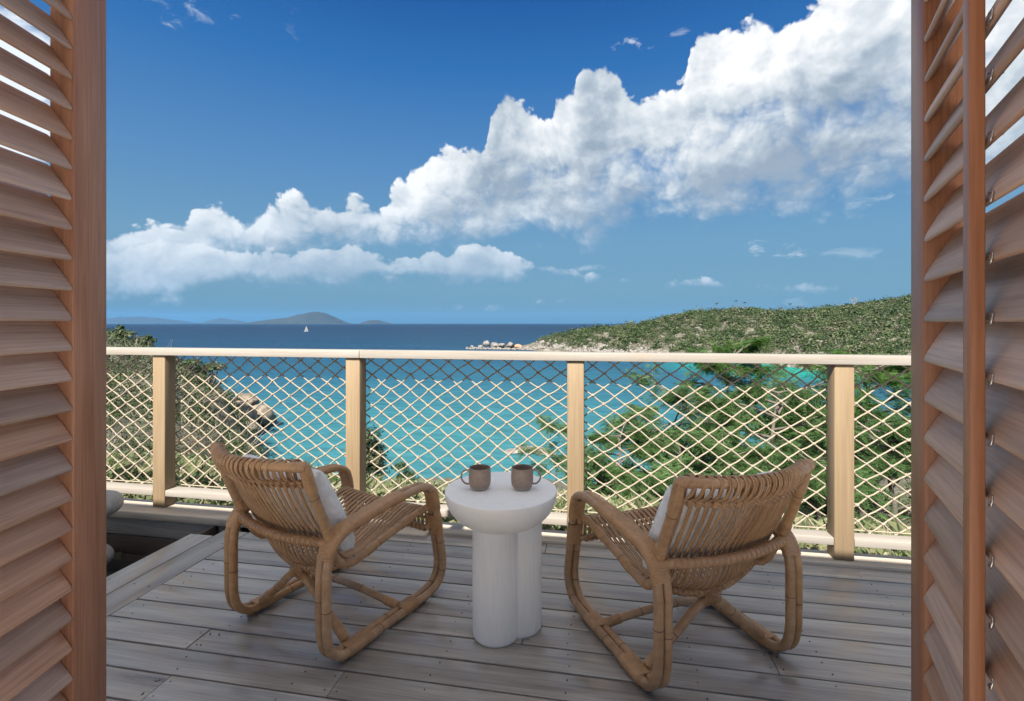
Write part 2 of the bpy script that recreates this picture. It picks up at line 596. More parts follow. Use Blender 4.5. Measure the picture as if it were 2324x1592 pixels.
def wood(name, dark, light, rough=0.5, stretch=(1.6, 26, 26), bump=0.15, vary=0.25, knots=0.0, knot_col=(0.2, 0.1, 0.05), pores=0.0, hue=0.0, spec=0.4):
    """grain runs along local x; every object gets its own piece of the tree"""
    m, nt, b = mat_base(name)
    N, L = nt.nodes, nt.links
    tc = N.new('ShaderNodeTexCoord')
    oi = N.new('ShaderNodeObjectInfo')
    mul = N.new('ShaderNodeVectorMath')
    mul.operation = 'MULTIPLY_ADD'
    cx = N.new('ShaderNodeCombineXYZ')
    for i, f in enumerate((37.0, 53.0, 71.0)):
        q = N.new('ShaderNodeMath')
        q.operation = 'MULTIPLY'
        q.inputs[1].default_value = f
        L.new(oi.outputs['Random'], q.inputs[0])
        L.new(q.outputs[0], cx.inputs[i])
    ad = N.new('ShaderNodeVectorMath')
    ad.operation = 'ADD'
    L.new(tc.outputs['Object'], ad.inputs[0])
    L.new(cx.outputs[0], ad.inputs[1])
    mp = N.new('ShaderNodeMapping')
    mp.inputs['Scale'].default_value = stretch
    L.new(ad.outputs[0], mp.inputs[0])
    n1 = N.new('ShaderNodeTexNoise')
    n1.inputs['Scale'].default_value = 1.0
    n1.inputs['Detail'].default_value = 6
    n1.inputs['Roughness'].default_value = 0.6
    n1.inputs['Distortion'].default_value = 0.9
    L.new(mp.outputs[0], n1.inputs[0])
    mp2 = N.new('ShaderNodeMapping')
    mp2.inputs['Scale'].default_value = (stretch[0] * 4, stretch[1] * 9, stretch[2] * 9)
    L.new(ad.outputs[0], mp2.inputs[0])
    n2 = N.new('ShaderNodeTexNoise')
    n2.inputs['Scale'].default_value = 1.0
    n2.inputs['Detail'].default_value = 3
    L.new(mp2.outputs[0], n2.inputs[0])
    mixf = N.new('ShaderNodeMath')
    mixf.operation = 'MULTIPLY_ADD'
    mixf.inputs[1].default_value = 0.45
    sc_ = N.new('ShaderNodeMath')
    sc_.operation = 'MULTIPLY'
    sc_.inputs[1].default_value = 0.62
    L.new(n1.outputs[0], sc_.inputs[0])
    L.new(n2.outputs[0], mixf.inputs[0])
    L.new(sc_.outputs[0], mixf.inputs[2])
    r = ramp_node(nt, [(0.32, dark), (0.5, tuple((a + c) / 2 for a, c in zip(dark, light))), (0.70, light)])
    L.new(mixf.outputs[0], r.inputs[0])
    last = r.outputs[0]
    if knots > 0:
        mk = N.new('ShaderNodeMapping')
        mk.inputs['Scale'].default_value = (2.2, 5.5, 5.5)
        L.new(ad.outputs[0], mk.inputs[0])
        vo = N.new('ShaderNodeTexVoronoi')
        vo.inputs['Scale'].default_value = 1.0
        L.new(mk.outputs[0], vo.inputs['Vector'])
        kr = N.new('ShaderNodeMapRange')
        kr.inputs[1].default_value = 0.17
        kr.inputs[2].default_value = 0.04
        kr.inputs[3].default_value = 0
        kr.inputs[4].default_value = knots
        L.new(vo.outputs['Distance'], kr.inputs[0])
        mx = N.new('ShaderNodeMix')
        mx.data_type = 'RGBA'
        L.new(kr.outputs[0], mx.inputs[0])
        L.new(last, mx.inputs[6])
        mx.inputs[7].default_value = col(knot_col)
        last = mx.outputs[2]
    hv = N.new('ShaderNodeHueSaturation')
    mr = N.new('ShaderNodeMapRange')
    mr.inputs[3].default_value = 1 - vary
    mr.inputs[4].default_value = 1 + vary
    L.new(oi.outputs['Random'], mr.inputs[0])
    L.new(mr.outputs[0], hv.inputs['Value'])
    ms = N.new('ShaderNodeMapRange')
    ms.inputs[3].default_value = 1.0 - hue
    ms.inputs[4].default_value = 1.0 + hue
    fr = N.new('ShaderNodeMath')
    fr.operation = 'FRACT'
    f7 = N.new('ShaderNodeMath')
    f7.operation = 'MULTIPLY'
    f7.inputs[1].default_value = 7.31
    L.new(oi.outputs['Random'], f7.inputs[0])
    L.new(f7.outputs[0], fr.inputs[0])
    L.new(fr.outputs[0], ms.inputs[0])
    L.new(ms.outputs[0], hv.inputs['Saturation'])
    L.new(last, hv.inputs['Color'])
    L.new(hv.outputs[0], b.inputs['Base Color'])
    rr = N.new('ShaderNodeMapRange')
    rr.inputs[3].default_value = rough - 0.10
    rr.inputs[4].default_value = rough + 0.12
    L.new(n1.outputs[0], rr.inputs[0])
    L.new(rr.outputs[0], b.inputs['Roughness'])
    b.inputs['Specular IOR Level'].default_value = spec
    bp = N.new('ShaderNodeBump')
    bp.inputs['Strength'].default_value = bump
    bp.inputs['Distance'].default_value = 0.002
    L.new(mixf.outputs[0], bp.inputs['Height'])
    L.new(bp.outputs[0], b.inputs['Normal'])
    return m


def plain(name, c, rough=0.5, noise_scale=0, amount=0.2, bump=0.0, spec=0.5, c2=None):
    m, nt, b = mat_base(name)
    N, L = nt.nodes, nt.links
    b.inputs['Base Color'].default_value = col(c)
    b.inputs['Roughness'].default_value = rough
    b.inputs['Specular IOR Level'].default_value = spec
    if noise_scale:
        tc = N.new('ShaderNodeTexCoord')
        n = N.new('ShaderNodeTexNoise')
        n.inputs['Scale'].default_value = noise_scale
        n.inputs['Detail'].default_value = 6
        n.inputs['Roughness'].default_value = 0.62
        L.new(tc.outputs['Object'], n.inputs[0])
        lo = tuple(x * (1 - amount) for x in c) if c2 is None else c2
        hi = tuple(min(1, x * (1 + amount)) for x in c) if c2 is None else c
        r = ramp_node(nt, [(0.35, lo), (0.65, hi)])
        L.new(n.outputs[0], r.inputs[0])
        L.new(r.outputs[0], b.inputs['Base Color'])
        if bump:
            bp = N.new('ShaderNodeBump')
            bp.inputs['Strength'].default_value = bump
            bp.inputs['Distance'].default_value = 0.01
            L.new(n.outputs[0], bp.inputs['Height'])
            L.new(bp.outputs[0], b.inputs['Normal'])
    return m


def leaf_mat(name, stops, trans=0.3, rough=0.55):
    """leaf colour by a per-leaf 'tint' value"""
    m, nt, b = mat_base(name)
    N, L = nt.nodes, nt.links
    a = N.new('ShaderNodeAttribute')
    a.attribute_name = 'tint'
    r = ramp_node(nt, stops)
    L.new(a.outputs['Fac'], r.inputs[0])
    L.new(r.outputs[0], b.inputs['Base Color'])
    b.inputs['Roughness'].default_value = rough
    b.inputs['Specular IOR Level'].default_value = 0.3
    t = N.new('ShaderNodeBsdfTranslucent')
    L.new(r.outputs[0], t.inputs['Color'])
    mx = N.new('ShaderNodeMixShader')
    mx.inputs[0].default_value = trans
    L.new(b.outputs[0], mx.inputs[1])
    L.new(t.outputs[0], mx.inputs[2])
    L.new(mx.outputs[0], N['Material Output'].inputs['Surface'])
    return m


def sea_mat():
    m, nt, b = mat_base('sea_water')
    N, L = nt.nodes, nt.links
    tc = N.new('ShaderNodeTexCoord')
    # distance from the cove in metres (object space, origin at the cove)
    ln = N.new('ShaderNodeVectorMath')
    ln.operation = 'LENGTH'
    L.new(tc.outputs['Object'], ln.inputs[0])
    nz = N.new('ShaderNodeTexNoise')
    nz.inputs['Scale'].default_value = 0.012
    nz.inputs['Detail'].default_value = 4
    mpn = N.new('ShaderNodeMapping')
    mpn.inputs['Scale'].default_value = (0.35, 1.0, 1.0)
    mpn.inputs['Rotation'].default_value = (0, 0, -YAW)
    L.new(tc.outputs['Object'], mpn.inputs[0])
    L.new(mpn.outputs[0], nz.inputs[0])
    lg = N.new('ShaderNodeMath')
    lg.operation = 'LOGARITHM'
    lg.inputs[1].default_value = 10.0
    L.new(ln.outputs['Value'], lg.inputs[0])
    ad = N.new('ShaderNodeMath')
    ad.operation = 'MULTIPLY_ADD'
    ad.inputs[1].default_value = 0.55
    L.new(nz.outputs[0], ad.inputs[0])
    L.new(lg.outputs[0], ad.inputs[2])
    mr = N.new('ShaderNodeMapRange')
    mr.inputs[1].default_value = 1.6
    mr.inputs[2].default_value = 4.2
    L.new(ad.outputs[0], mr.inputs[0])
    r = ramp_node(nt, [(0.0, (0.027, 0.130, 0.150)), (0.18, (0.021, 0.110, 0.140)), (0.36, (0.011, 0.066, 0.112)), (0.52, (0.007, 0.036, 0.074)), (0.8, (0.005, 0.020, 0.048)), (1.0, (0.005, 0.019, 0.045))])
    L.new(mr.outputs[0], r.inputs[0])
    # pale green shallows against the headland
    sh = N.new('ShaderNodeVectorMath')
    sh.operation = 'DISTANCE'
    sp = wp((1790 - 1162) / FPX * 285, 285, 0) - wp(-10, 95, 0)
    sh.inputs[1].default_value = (sp[0], sp[1], 0)
    L.new(tc.outputs['Object'], sh.inputs[0])
    sm = N.new('ShaderNodeMapRange')
    sm.interpolation_type = 'SMOOTHSTEP'
    sm.inputs[1].default_value = 90
    sm.inputs[2].default_value = 25
    L.new(sh.outputs['Value'], sm.inputs[0])
    mx = N.new('ShaderNodeMix')
    mx.data_type = 'RGBA'
    L.new(sm.outputs[0], mx.inputs[0])
    L.new(r.outputs[0], mx.inputs[6])
    mx.inputs[7].default_value = (0.008, 0.20, 0.17, 1)
    L.new(mx.outputs[2], b.inputs['Base Color'])
    w1 = N.new('ShaderNodeTexNoise')
    w1.inputs['Scale'].default_value = 0.55
    w1.inputs['Detail'].default_value = 5
    w1.inputs['Roughness'].default_value = 0.6
    mpw = N.new('ShaderNodeMapping')
    mpw.inputs['Scale'].default_value = (0.5, 1.0, 1.0)
    mpw.inputs['Rotation'].default_value = (0, 0, -0.35)
    L.new(tc.outputs['Object'], mpw.inputs[0])
    L.new(mpw.outputs[0], w1.inputs[0])
    bp = N.new('ShaderNodeBump')
    bp.inputs['Strength'].default_value = 0.55
    bp.inputs['Distance'].default_value = 1.2
    L.new(w1.outputs[0], bp.inputs['Height'])
    N.remove(b)
    df = N.new('ShaderNodeBsdfDiffuse')
    gl = N.new('ShaderNodeBsdfGlossy')
    gl.inputs['Roughness'].default_value = 0.25
    fr = N.new('ShaderNodeFresnel')
    fr.inputs['IOR'].default_value = 1.33
    fm = N.new('ShaderNodeMath')
    fm.operation = 'MULTIPLY'
    fm.inputs[1].default_value = 0.13          # choppy faces turned to the eye hide most of the grazing mirror
    w2 = N.new('ShaderNodeTexNoise')              # light and dark of ripples and wave faces, painted into the water colour
    w2.inputs['Scale'].default_value = 0.30
    w2.inputs['Detail'].default_value = 7
    w2.inputs['Roughness'].default_value = 0.68
    mp2 = N.new('ShaderNodeMapping')
    mp2.inputs['Scale'].default_value = (0.30, 1.0, 1.0)
    mp2.inputs['Rotation'].default_value = (0, 0, -YAW)
    L.new(tc.outputs['Object'], mp2.inputs[0])
    L.new(mp2.outputs[0], w2.inputs[0])
    wr = N.new('ShaderNodeMapRange')
    wr.inputs[1].default_value = 0.30
    wr.inputs[2].default_value = 0.70
    wr.inputs[3].default_value = 0.66
    wr.inputs[4].default_value = 1.34
    L.new(w2.outputs[0], wr.inputs[0])
    sc2 = N.new('ShaderNodeVectorMath')
    sc2.operation = 'SCALE'
    L.new(mx.outputs[2], sc2.inputs[0])
    L.new(wr.outputs[0], sc2.inputs['Scale'])
    L.new(sc2.outputs[0], df.inputs['Color'])
    for q in (df, gl, fr):
        L.new(bp.outputs[0], q.inputs['Normal'])
    L.new(fr.outputs[0], fm.inputs[0])
    ms = N.new('ShaderNodeMixShader')
    L.new(fm.outputs[0], ms.inputs[0])
    L.new(df.outputs[0], ms.inputs[1])
    L.new(gl.outputs[0], ms.inputs[2])
    L.new(ms.outputs[0], N['Material Output'].inputs['Surface'])
    return m


def ground_mat(name, a, b_, c, scale):
    m, nt, b = mat_base(name)
    N, L = nt.nodes, nt.links
    tc = N.new('ShaderNodeTexCoord')
    n = N.new('ShaderNodeTexNoise')
    n.inputs['Scale'].default_value = scale
    n.inputs['Detail'].default_value = 8
    n.inputs['Roughness'].default_value = 0.65
    L.new(tc.outputs['Object'], n.inputs[0])
    r = ramp_node(nt, [(0.33, a), (0.5, b_), (0.68, c)])
    L.new(n.outputs[0], r.inputs[0])
    L.new(r.outputs[0], b.inputs['Base Color'])
    b.inputs['Roughness'].default_value = 0.9
    bp = N.new('ShaderNodeBump')
    bp.inputs['Strength'].default_value = 0.6
    bp.inputs['Distance'].default_value = 0.4 / scale
    L.new(n.outputs[0], bp.inputs['Height'])
    L.new(bp.outputs[0], b.inputs['Normal'])
    return m


M_DECK = wood('weathered_decking', (0.16, 0.142, 0.124), (0.42, 0.385, 0.345), rough=0.31, stretch=(1.1, 17, 17), bump=0.18, vary=0.20, hue=0.3, spec=1.0)
M_EDGE = wood('edge_timber', (0.30, 0.24, 0.18), (0.55, 0.47, 0.38), rough=0.5, vary=0.12, bump=0.2)
M_RAIL = wood('pale_rail_timber', (0.235, 0.205, 0.17), (0.31, 0.28, 0.245), rough=0.6, stretch=(0.9, 13, 13), bump=0.08, vary=0.05, knots=0.35, knot_col=(0.33, 0.22, 0.13))
M_PINE = wood('pale_pine', (0.19, 0.130, 0.072), (0.275, 0.20, 0.12), rough=0.55, stretch=(0.9, 13, 13), bump=0.08, vary=0.05, knots=0.55, knot_col=(0.33, 0.17, 0.07))
M_SLAT = wood('shutter_hardwood', (0.29, 0.160, 0.108), (0.55, 0.365, 0.27), rough=0.45, stretch=(1.6, 30, 30), bump=0.14, vary=0.24, hue=0.2)
M_STILE = wood('stile_hardwood', (0.215, 0.085, 0.044), (0.385, 0.19, 0.112), rough=0.42, stretch=(1.6, 26, 26), bump=0.10, vary=0.10, hue=0.12)
M_CANE = wood('rattan_cane', (0.27, 0.14, 0.066), (0.50, 0.305, 0.16), rough=0.33, stretch=(5, 5, 5), bump=0.03, vary=0.10, hue=0.08)
M_WRAP = wood('rattan_binding', (0.29, 0.15, 0.068), (0.50, 0.295, 0.15), rough=0.36, stretch=(16, 16, 16), bump=0.03, vary=0.08, hue=0.05)
M_JOINT = plain('cane_joint', (0.10, 0.045, 0.02), 0.5)
M_ROPE = plain('hemp_rope', (0.32, 0.27, 0.205), 0.85, 140, 0.18, 0.3, 0.15)
M_PLASTER = plain('chalk_plaster', (0.90, 0.865, 0.81), 0.55, 38, 0.02, 0.12, 0.3)
M_MUG = plain('brown_glaze', (0.31, 0.225, 0.175), 0.45, 60, 0.10, 0.03)
M_MUGBASE = plain('bare_clay', (0.50, 0.45, 0.38), 0.8)
M_FUR = plain('pale_fleece', (0.90, 0.88, 0.85), 0.95, 30, 0.0, 0.6, 0.1, c2=(0.74, 0.72, 0.69))
M_NAIL = plain('rusty_nail_head', (0.035, 0.028, 0.024), 0.6)
M_STEEL = plain('zinc_wire', (0.55, 0.54, 0.52), 0.3)
M_STEEL.node_tree.nodes['Principled BSDF'].inputs['Metallic'].default_value = 1.0
M_BENCH = wood('weathered_bench_timber', (0.20, 0.18, 0.16), (0.40, 0.37, 0.335), rough=0.5, vary=0.08, bump=0.2)
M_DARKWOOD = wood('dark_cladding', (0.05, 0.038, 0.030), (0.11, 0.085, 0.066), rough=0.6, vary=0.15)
M_WALL = plain('timber_wall_paint', (0.42, 0.36, 0.30), 0.7, 6, 0.1)
M_ROOF = plain('added_roof_shingle', (0.16, 0.13, 0.11), 0.8, 5, 0.2)
M_SEA = sea_mat()
M_HILL = ground_mat('dry_hillside', (0.05, 0.045, 0.030), (0.085, 0.078, 0.052), (0.15, 0.135, 0.10), 0.8)
M_HEAD = ground_mat('stony_headland', (0.055, 0.055, 0.032), (0.095, 0.085, 0.058), (0.24, 0.22, 0.19), 0.09)
M_ROCK = plain('pale_rock', (0.27, 0.25, 0.225), 0.9, 0.5, 0.0, 1.0, 0.2, c2=(0.10, 0.09, 0.08))
M_BROWNROCK = plain('brown_rock', (0.25, 0.21, 0.165), 0.9, 0.7, 0.0, 1.0, 0.2, c2=(0.085, 0.07, 0.055))
M_ISLE = ground_mat('far_island_scrub', (0.010, 0.017, 0.017), (0.014, 0.022, 0.021), (0.022, 0.029, 0.026), 0.004)
M_BARK = wood('tree_bark', (0.06, 0.05, 0.04), (0.17, 0.145, 0.12), rough=0.85, stretch=(4, 4, 4), bump=0.3, vary=0.1)
M_TWIG = plain('grey_twig', (0.24, 0.21, 0.18), 0.85)
M_LEAF_SCRUB = leaf_mat('scrub_leaf', [(0.0, (0.026, 0.048, 0.013)), (0.3, (0.055, 0.084, 0.027)), (0.55, (0.086, 0.104, 0.046)), (0.75, (0.118, 0.118, 0.066)), (0.9, (0.15, 0.134, 0.098)), (1.0, (0.19, 0.165, 0.135))], 0.2)
M_LEAF_FEATHER = leaf_mat('feathery_leaf', [(0.0, (0.034, 0.070, 0.020)), (0.45, (0.076, 0.148, 0.042)), (0.8, (0.120, 0.200, 0.070)), (1.0, (0.17, 0.215, 0.10))], 0.45)
M_LEAF_BRIGHT = leaf_mat('bright_leaf', [(0.0, (0.028, 0.070, 0.015)), (0.5, (0.068, 0.148, 0.030)), (1.0, (0.13, 0.20, 0.052))], 0.45)
M_GRASS = leaf_mat('ground_cover_leaf', [(0.0, (0.035, 0.065, 0.020)), (0.4, (0.085, 0.125, 0.045)), (0.7, (0.17, 0.19, 0.09)), (1.0, (0.34, 0.31, 0.19))], 0.25)
M_DRY = leaf_mat('dry_red_leaf', [(0.0, (0.10, 0.045, 0.025)), (0.5, (0.20, 0.095, 0.05)), (1.0, (0.28, 0.17, 0.10))], 0.2)
M_HULL = plain('white_gelcoat', (0.35, 0.35, 0.35), 0.4)
M_SAIL = plain('sailcloth', (0.30, 0.30, 0.29), 0.8)

# ------------------------------------------------------------------ sea, far islands, haze
sea_o = wp(-10, 95, 0)
R_SEA = 29000.0
rad = np.concatenate([[0.0], np.geomspace(30, R_SEA, 40)])
aa = np.linspace(0, 2 * PI, 97)[:-1]
Vs = np.stack([rad[:, None] * np.cos(aa), rad[:, None] * np.sin(aa), np.zeros((len(rad), 96))], -1).reshape(-1, 3)
I, J = np.meshgrid(np.arange(len(rad) - 1), np.arange(96), indexing='ij')
Qs = np.stack([I * 96 + J, I * 96 + (J + 1) % 96, (I + 1) * 96 + (J + 1) % 96, (I + 1) * 96 + J], -1).reshape(-1, 4)
sea = obj('sea', mesh_np('sea', Vs, Qs, M_SEA, True), None, (sea_o[0], sea_o[1], SEA))
tag(sea, kind='structure')


def island(name, prof, Z, depth):
    """prof: (u, v) skyline; a hill mass with its own depth"""
    prof = np.array(prof, float)
    us = np.linspace(prof[0, 0], prof[-1, 0], 90)
    vs = np.interp(us, prof[:, 0], prof[:, 1])
    ker = np.ones(7) / 7
    vs = np.convolve(np.pad(vs, 3, mode='edge'), ker, 'valid')
    vs += np.array([mnoise.fractal((u * 0.11, Z * 0.001, 0), 1.0, 2.0, 4) for u in us]) * 0.5
    top = EYE + (734 - vs) / FPX * Z
    lat = (us - 1162) / FPX * Z
    k = np.linspace(-1, 1, 19)
    V = []
    for l, t in zip(lat, top):
        for q in k:
            h = (t - SEA + 12) * (1 - abs(q) ** 1.7)
            wob = 0.10 * (t - SEA) * mnoise.fractal((l * 0.004, q * 3.0, Z * 0.01), 1.0, 2.0, 4) * (1 - q * q) if abs(q) > 0.05 else 0
            V.append(wp(l, Z + q * depth, SEA - 12 + h + wob))
    V = np.array(V)
    I, J = np.meshgrid(np.arange(len(us) - 1), np.arange(18), indexing='ij')
    Q = np.stack([I * 19 + J, (I + 1) * 19 + J, (I + 1) * 19 + J + 1, I * 19 + J + 1], -1).reshape(-1, 4)
    o = obj(name, mesh_np(name, V, Q, M_ISLE, True))
    return tag(o, kind='structure')


island('island', [(566, 737), (600, 728), (640, 723), (660, 721), (690, 712), (715, 707), (735, 711), (760, 722), (775, 731), (790, 737)], 14000, 1100)
island('island', [(815, 736), (835, 728), (850, 726), (868, 729), (890, 736)], 15500, 500)
island('island', [(150, 730), (200, 722), (250, 724), (275, 720), (320, 719), (360, 723), (400, 727), (430, 734), (450, 737)], 24000, 1500)
island('island', [(462, 736), (485, 725), (505, 722), (525, 726), (550, 730), (566, 736)], 26000, 900)

HAZE = 1.35e-5
hz = obj('haze', box_mesh('haze', 60000, 60000, 700, plain('haze_air', (1, 1, 1)), 0), None, (0, 0, SEA - 40 + 350))
hm, hnt, hb = mat_base('haze_air_volume')
hnt.nodes.remove(hb)
pv = hnt.nodes.new('ShaderNodeVolumePrincipled')
pv.inputs['Color'].default_value = (0.16, 0.50, 1.0, 1)
pv.inputs['Density'].default_value = HAZE
pv.inputs['Anisotropy'].default_value = 0.0
hnt.links.new(pv.outputs[0], hnt.nodes['Material Output'].inputs['Volume'])
hz.data.materials.clear()
hz.data.materials.append(hm)
hm.cycles.homogeneous_volume = True
tag(hz, kind='stuff')


# ------------------------------------------------------------------ terrain
class Terrain:
    def __init__(self, pts):
        """pts rows (L, Z, z)"""
        P = np.asarray(pts, float)
        self.P = P[:, :2]
        D = np.linalg.norm(self.P[:, None] - self.P[None], axis=2)
        n = len(P)
        A = np.zeros((n + 1, n + 1))
        A[:n, :n] = D
        A[:n, n] = 1
        A[n, :n] = 1
        self.w = np.linalg.solve(A + 1e-9 * np.eye(n + 1), np.append(P[:, 2], 0))

    def __call__(self, L_, Z_):
        q = np.stack([np.asarray(L_, float).ravel(), np.asarray(Z_, float).ravel()], 1)
        D = np.linalg.norm(q[:, None] - self.P[None], axis=2)
        return (D @ self.w[:-1] + self.w[-1]).reshape(np.shape(L_))


def uvz(u, v, Z):
    return ((u - 1162) / FPX * Z, Z, EYE - (v - 734) / FPX * Z)


near_pts = [uvz(*p) for p in [
    (-700, 1140, 4), (-700, 950, 12), (-700, 800, 40), (-700, 720, 90), (-700, 690, 130), (-700, 730, 190),
    (0, 1150, 4), (0, 1060, 8), (0, 950, 18), (0, 845, 45), (0, 765, 90), (0, 716, 130), (0, 740, 165), (-100, 800, 210),
    (243, 1150, 4.1), (243, 1060, 7.5), (243, 955, 18), (243, 858, 45), (243, 788, 90), (243, 758, 130), (243, 800, 155), (243, 880, 195),
    (400, 1150, 4.2), (400, 1060, 8), (400, 958, 20), (400, 880, 60), (400, 822, 122), (400, 880, 150), (400, 920, 180),
    (500, 1150, 4.4), (500, 1070, 12), (500, 962, 40), (500, 892, 90), (500, 868, 118), (500, 940, 140), (500, 960, 160),
    (556, 1140, 4.8), (556, 1070, 20), (556, 1010, 70), (556, 962, 100), (556, 936, 122), (556, 955, 136), (556, 980, 150),
    (610, 1140, 4.8), (610, 1095, 25), (610, 1060, 84), (602, 962, 128), (625, 990, 132), (620, 1010, 110),
    (760, 1150, 5), (760, 1110, 18), (760, 1108, 40), (760, 1106, 70), (800, 1050, 100),
    (960, 1165, 5), (960, 1150, 12), (960, 1140, 40), (960, 1130, 66), (960, 1060, 95),
    (1162, 1175, 5), (1162, 1190, 12), (1162, 1170, 40), (1162, 1135, 68), (1162, 1060, 95),
    (1400, 1185, 5), (1400, 1215, 12), (1400, 1180, 40), (1400, 1120, 72), (1400, 1030, 105),
    (1700, 1235, 4.6), (1700, 1250, 12), (1700, 1150, 40), (1700, 1060, 85), (1700, 980, 125),
    (2050, 1270, 4.4), (2050, 1270, 12), (2050, 1130, 40), (2050, 1010, 100), (2050, 940, 150),
    (2600, 1300, 4), (2600, 1200, 12), (2600, 1050, 40), (2600, 900, 120), (2600, 850, 230),
]] + [(l, z, -0.9) for l in (-8, -4, 0, 4, 8) for z in (-6, -2, 1.5)] + [(-30, -10, 2), (30, -10, -1), (-120, -20, 12), (120, -10, -8), (-200, 60, 4)]
for u_, rows_ in ((585, ((20, -5.6), (40, -14.5), (62, -23.5), (84, -27.5), (100, -28.5), (112, -27.5))),
                  (640, ((18, -5.8), (40, -15.5), (62, -25.0), (84, -29), (105, -30), (125, -30))),
                  (700, ((18, -6.0), (40, -15.8), (62, -25.0), (84, -29), (105, -30), (130, -30)))):
    near_pts += [((u_ - 1162) / FPX * Z_, Z_, z_) for Z_, z_ in rows_]
near_pts = [p for p in near_pts if not (uvz(575, 0, 1)[0] * p[1] < p[0] < uvz(770, 0, 1)[0] * p[1] and 15 < p[1] < 101 and p[2] > -0.29 * p[1] + 1.25 and p[2] > -24)]
T_NEAR = Terrain(near_pts)

head_pts = [uvz(*p) for p in [
    (1068, 797, 500), (1120, 790, 505), (1160, 786, 505), (1200, 789, 500), (1215, 778, 500), (1240, 768, 496), (1262, 763, 492), (1330, 750, 490), (1420, 745, 482), (1500, 730, 478),
    (1560, 715, 475), (1640, 709, 468), (1720, 707, 460), (1800, 713, 450), (1880, 708, 440), (1960, 699, 430), (2020, 690, 422), (2063, 682, 416), (2200, 655, 405), (2500, 600, 390), (3000, 560, 380),
    (1200, 799, 474), (1300, 802.5, 435), (1400, 806, 410), (1500, 811, 388), (1600, 818, 355), (1700, 827, 322), (1780, 836, 292), (1850, 845, 268), (2000, 856, 244), (2200, 868, 222), (2500, 890, 190), (3000, 930, 150),
    (1300, 783, 455), (1400, 775, 442), (1500, 772, 430), (1600, 770, 408), (1700, 775, 385), (1800, 782, 355), (1900, 785, 330), (2063, 780, 310), (2300, 770, 290),
    (1300, 790, 560), (1500, 775, 600), (1800, 765, 620), (2063, 740, 600), (2500, 700, 560),
    (1030, 800, 520), (1100, 795, 530), (1030, 806, 480), (1130, 804, 480), (1200, 806, 450), (1300, 812, 410), (1400, 818, 378), (1500, 826, 345), (1600, 836, 310), (1700, 850, 280), (1850, 870, 240), (2000, 890, 210),
]]
T_HEAD = Terrain(head_pts)


def z_near(L_, Z_):
    return T_NEAR(L_, Z_)


ang = np.radians(np.linspace(-78, 78, 170))
dist = np.concatenate([np.linspace(-8, 3.0, 6), np.geomspace(3.6, 235, 120)])
TA, TD = np.meshgrid(np.tan(ang * 0.80), dist, indexing='ij')
LL = TA * np.maximum(TD, 6.0)
ZZ = TD
HZn = T_NEAR(LL, ZZ)
amp = np.clip((ZZ - 5) / 40, 0, 1)
HZn = HZn + amp * 1.1 * fbm2(LL, ZZ, 0.06, 4, 3.3) + 0.06 * fbm2(LL, ZZ, 0.7, 3, 1.3)
fade = np.clip((ZZ - 185) / 45, 0, 1)
HZn = HZn * (1 - fade) + (SEA - 8) * fade
Vn = wp(LL, ZZ, HZn).reshape(-1, 3)
nj = len(dist)
I, J = np.meshgrid(np.arange(len(ang) - 1), np.arange(nj - 1), indexing='ij')
Qn = np.stack([I * nj + J, (I + 1) * nj + J, (I + 1) * nj + J + 1, I * nj + J + 1], -1).reshape(-1, 4)
hill = tag(obj('hillside', mesh_np('hillside', Vn, Qn, M_HILL, True)), kind='structure')

tu = np.linspace(1020, 3000, 220)
tz = np.linspace(150, 640, 130)
TU, TZ = np.meshgrid(tu, tz, indexing='ij')
LH = (TU - 1162) / FPX * TZ
HH = T_HEAD(LH, TZ)
rugged = fbm2(LH, TZ, 0.05, 5, 9.1)
HH = HH + 2.0 * rugged * np.clip((HH - SEA) / 4, 0.2, 1)
fade = np.maximum(np.clip((TU - 2600) / 380, 0, 1), np.clip((TZ - 560) / 75, 0, 1))
fade = fade * fade * (3 - 2 * fade)
HH = HH * (1 - fade) + (SEA - 8) * fade
Vh = wp(LH, TZ, HH).reshape(-1, 3)
nj = len(tz)
I, J = np.meshgrid(np.arange(len(tu) - 1), np.arange(nj - 1), indexing='ij')
Qh = np.stack([I * nj + J, (I + 1) * nj + J, (I + 1) * nj + J + 1, I * nj + J + 1], -1).reshape(-1, 4)
tag(obj('headland', mesh_np('headland', Vh, Qh, M_HEAD, True)), kind='structure')

# ------------------------------------------------------------------ unseen shelter added behind the eye, shaped to shade the deck
hw = empty('added_pavilion', (0, 0, 0))
tag(hw, kind='structure')
M_BOUNCE_FLOOR = plain('bounce_floor_pale', (0.80, 0.74, 0.66), 0.8, 3, 0.05)
M_CEIL = plain('added_ceiling_boards', (0.30, 0.24, 0.18), 0.7)
EAVE_Y, EAVE_Z, REAR_Y = 0.40, 2.62, -2.35
for x0, x1, y0, y1 in ((-1.14, -1.03, 0.19, 0.30), (0.41, 0.52, 0.23, 0.34), (-3.8, -3.68, 0.2, 0.32), (1.8, 1.92, 0.2, 0.32), (-3.8, -3.68, -2.2, -2.08), (1.8, 1.92, -2.2, -2.08)):
    box('added_post', (x0, y0, -0.01), (x1, y1, EAVE_Z - 0.002), M_STILE, hw, 0.004)
box('added_ceiling', (-3.9, REAR_Y + 0.02, EAVE_Z), (2.0, EAVE_Y - 0.02, EAVE_Z + 0.03), M_CEIL, hw, 0)
box('added_shade_roof', (-3.9, REAR_Y, EAVE_Z + 0.032), (2.0, EAVE_Y, EAVE_Z + 0.14), M_ROOF, hw, 0.01)
tag(box('added_bounce_floor', (-9, -12, -0.12), (9, 0.33, -0.002), M_BOUNCE_FLOOR, None, 0), kind='structure')  # unseen pale floor added to bounce sunlight onto chairs and shutters

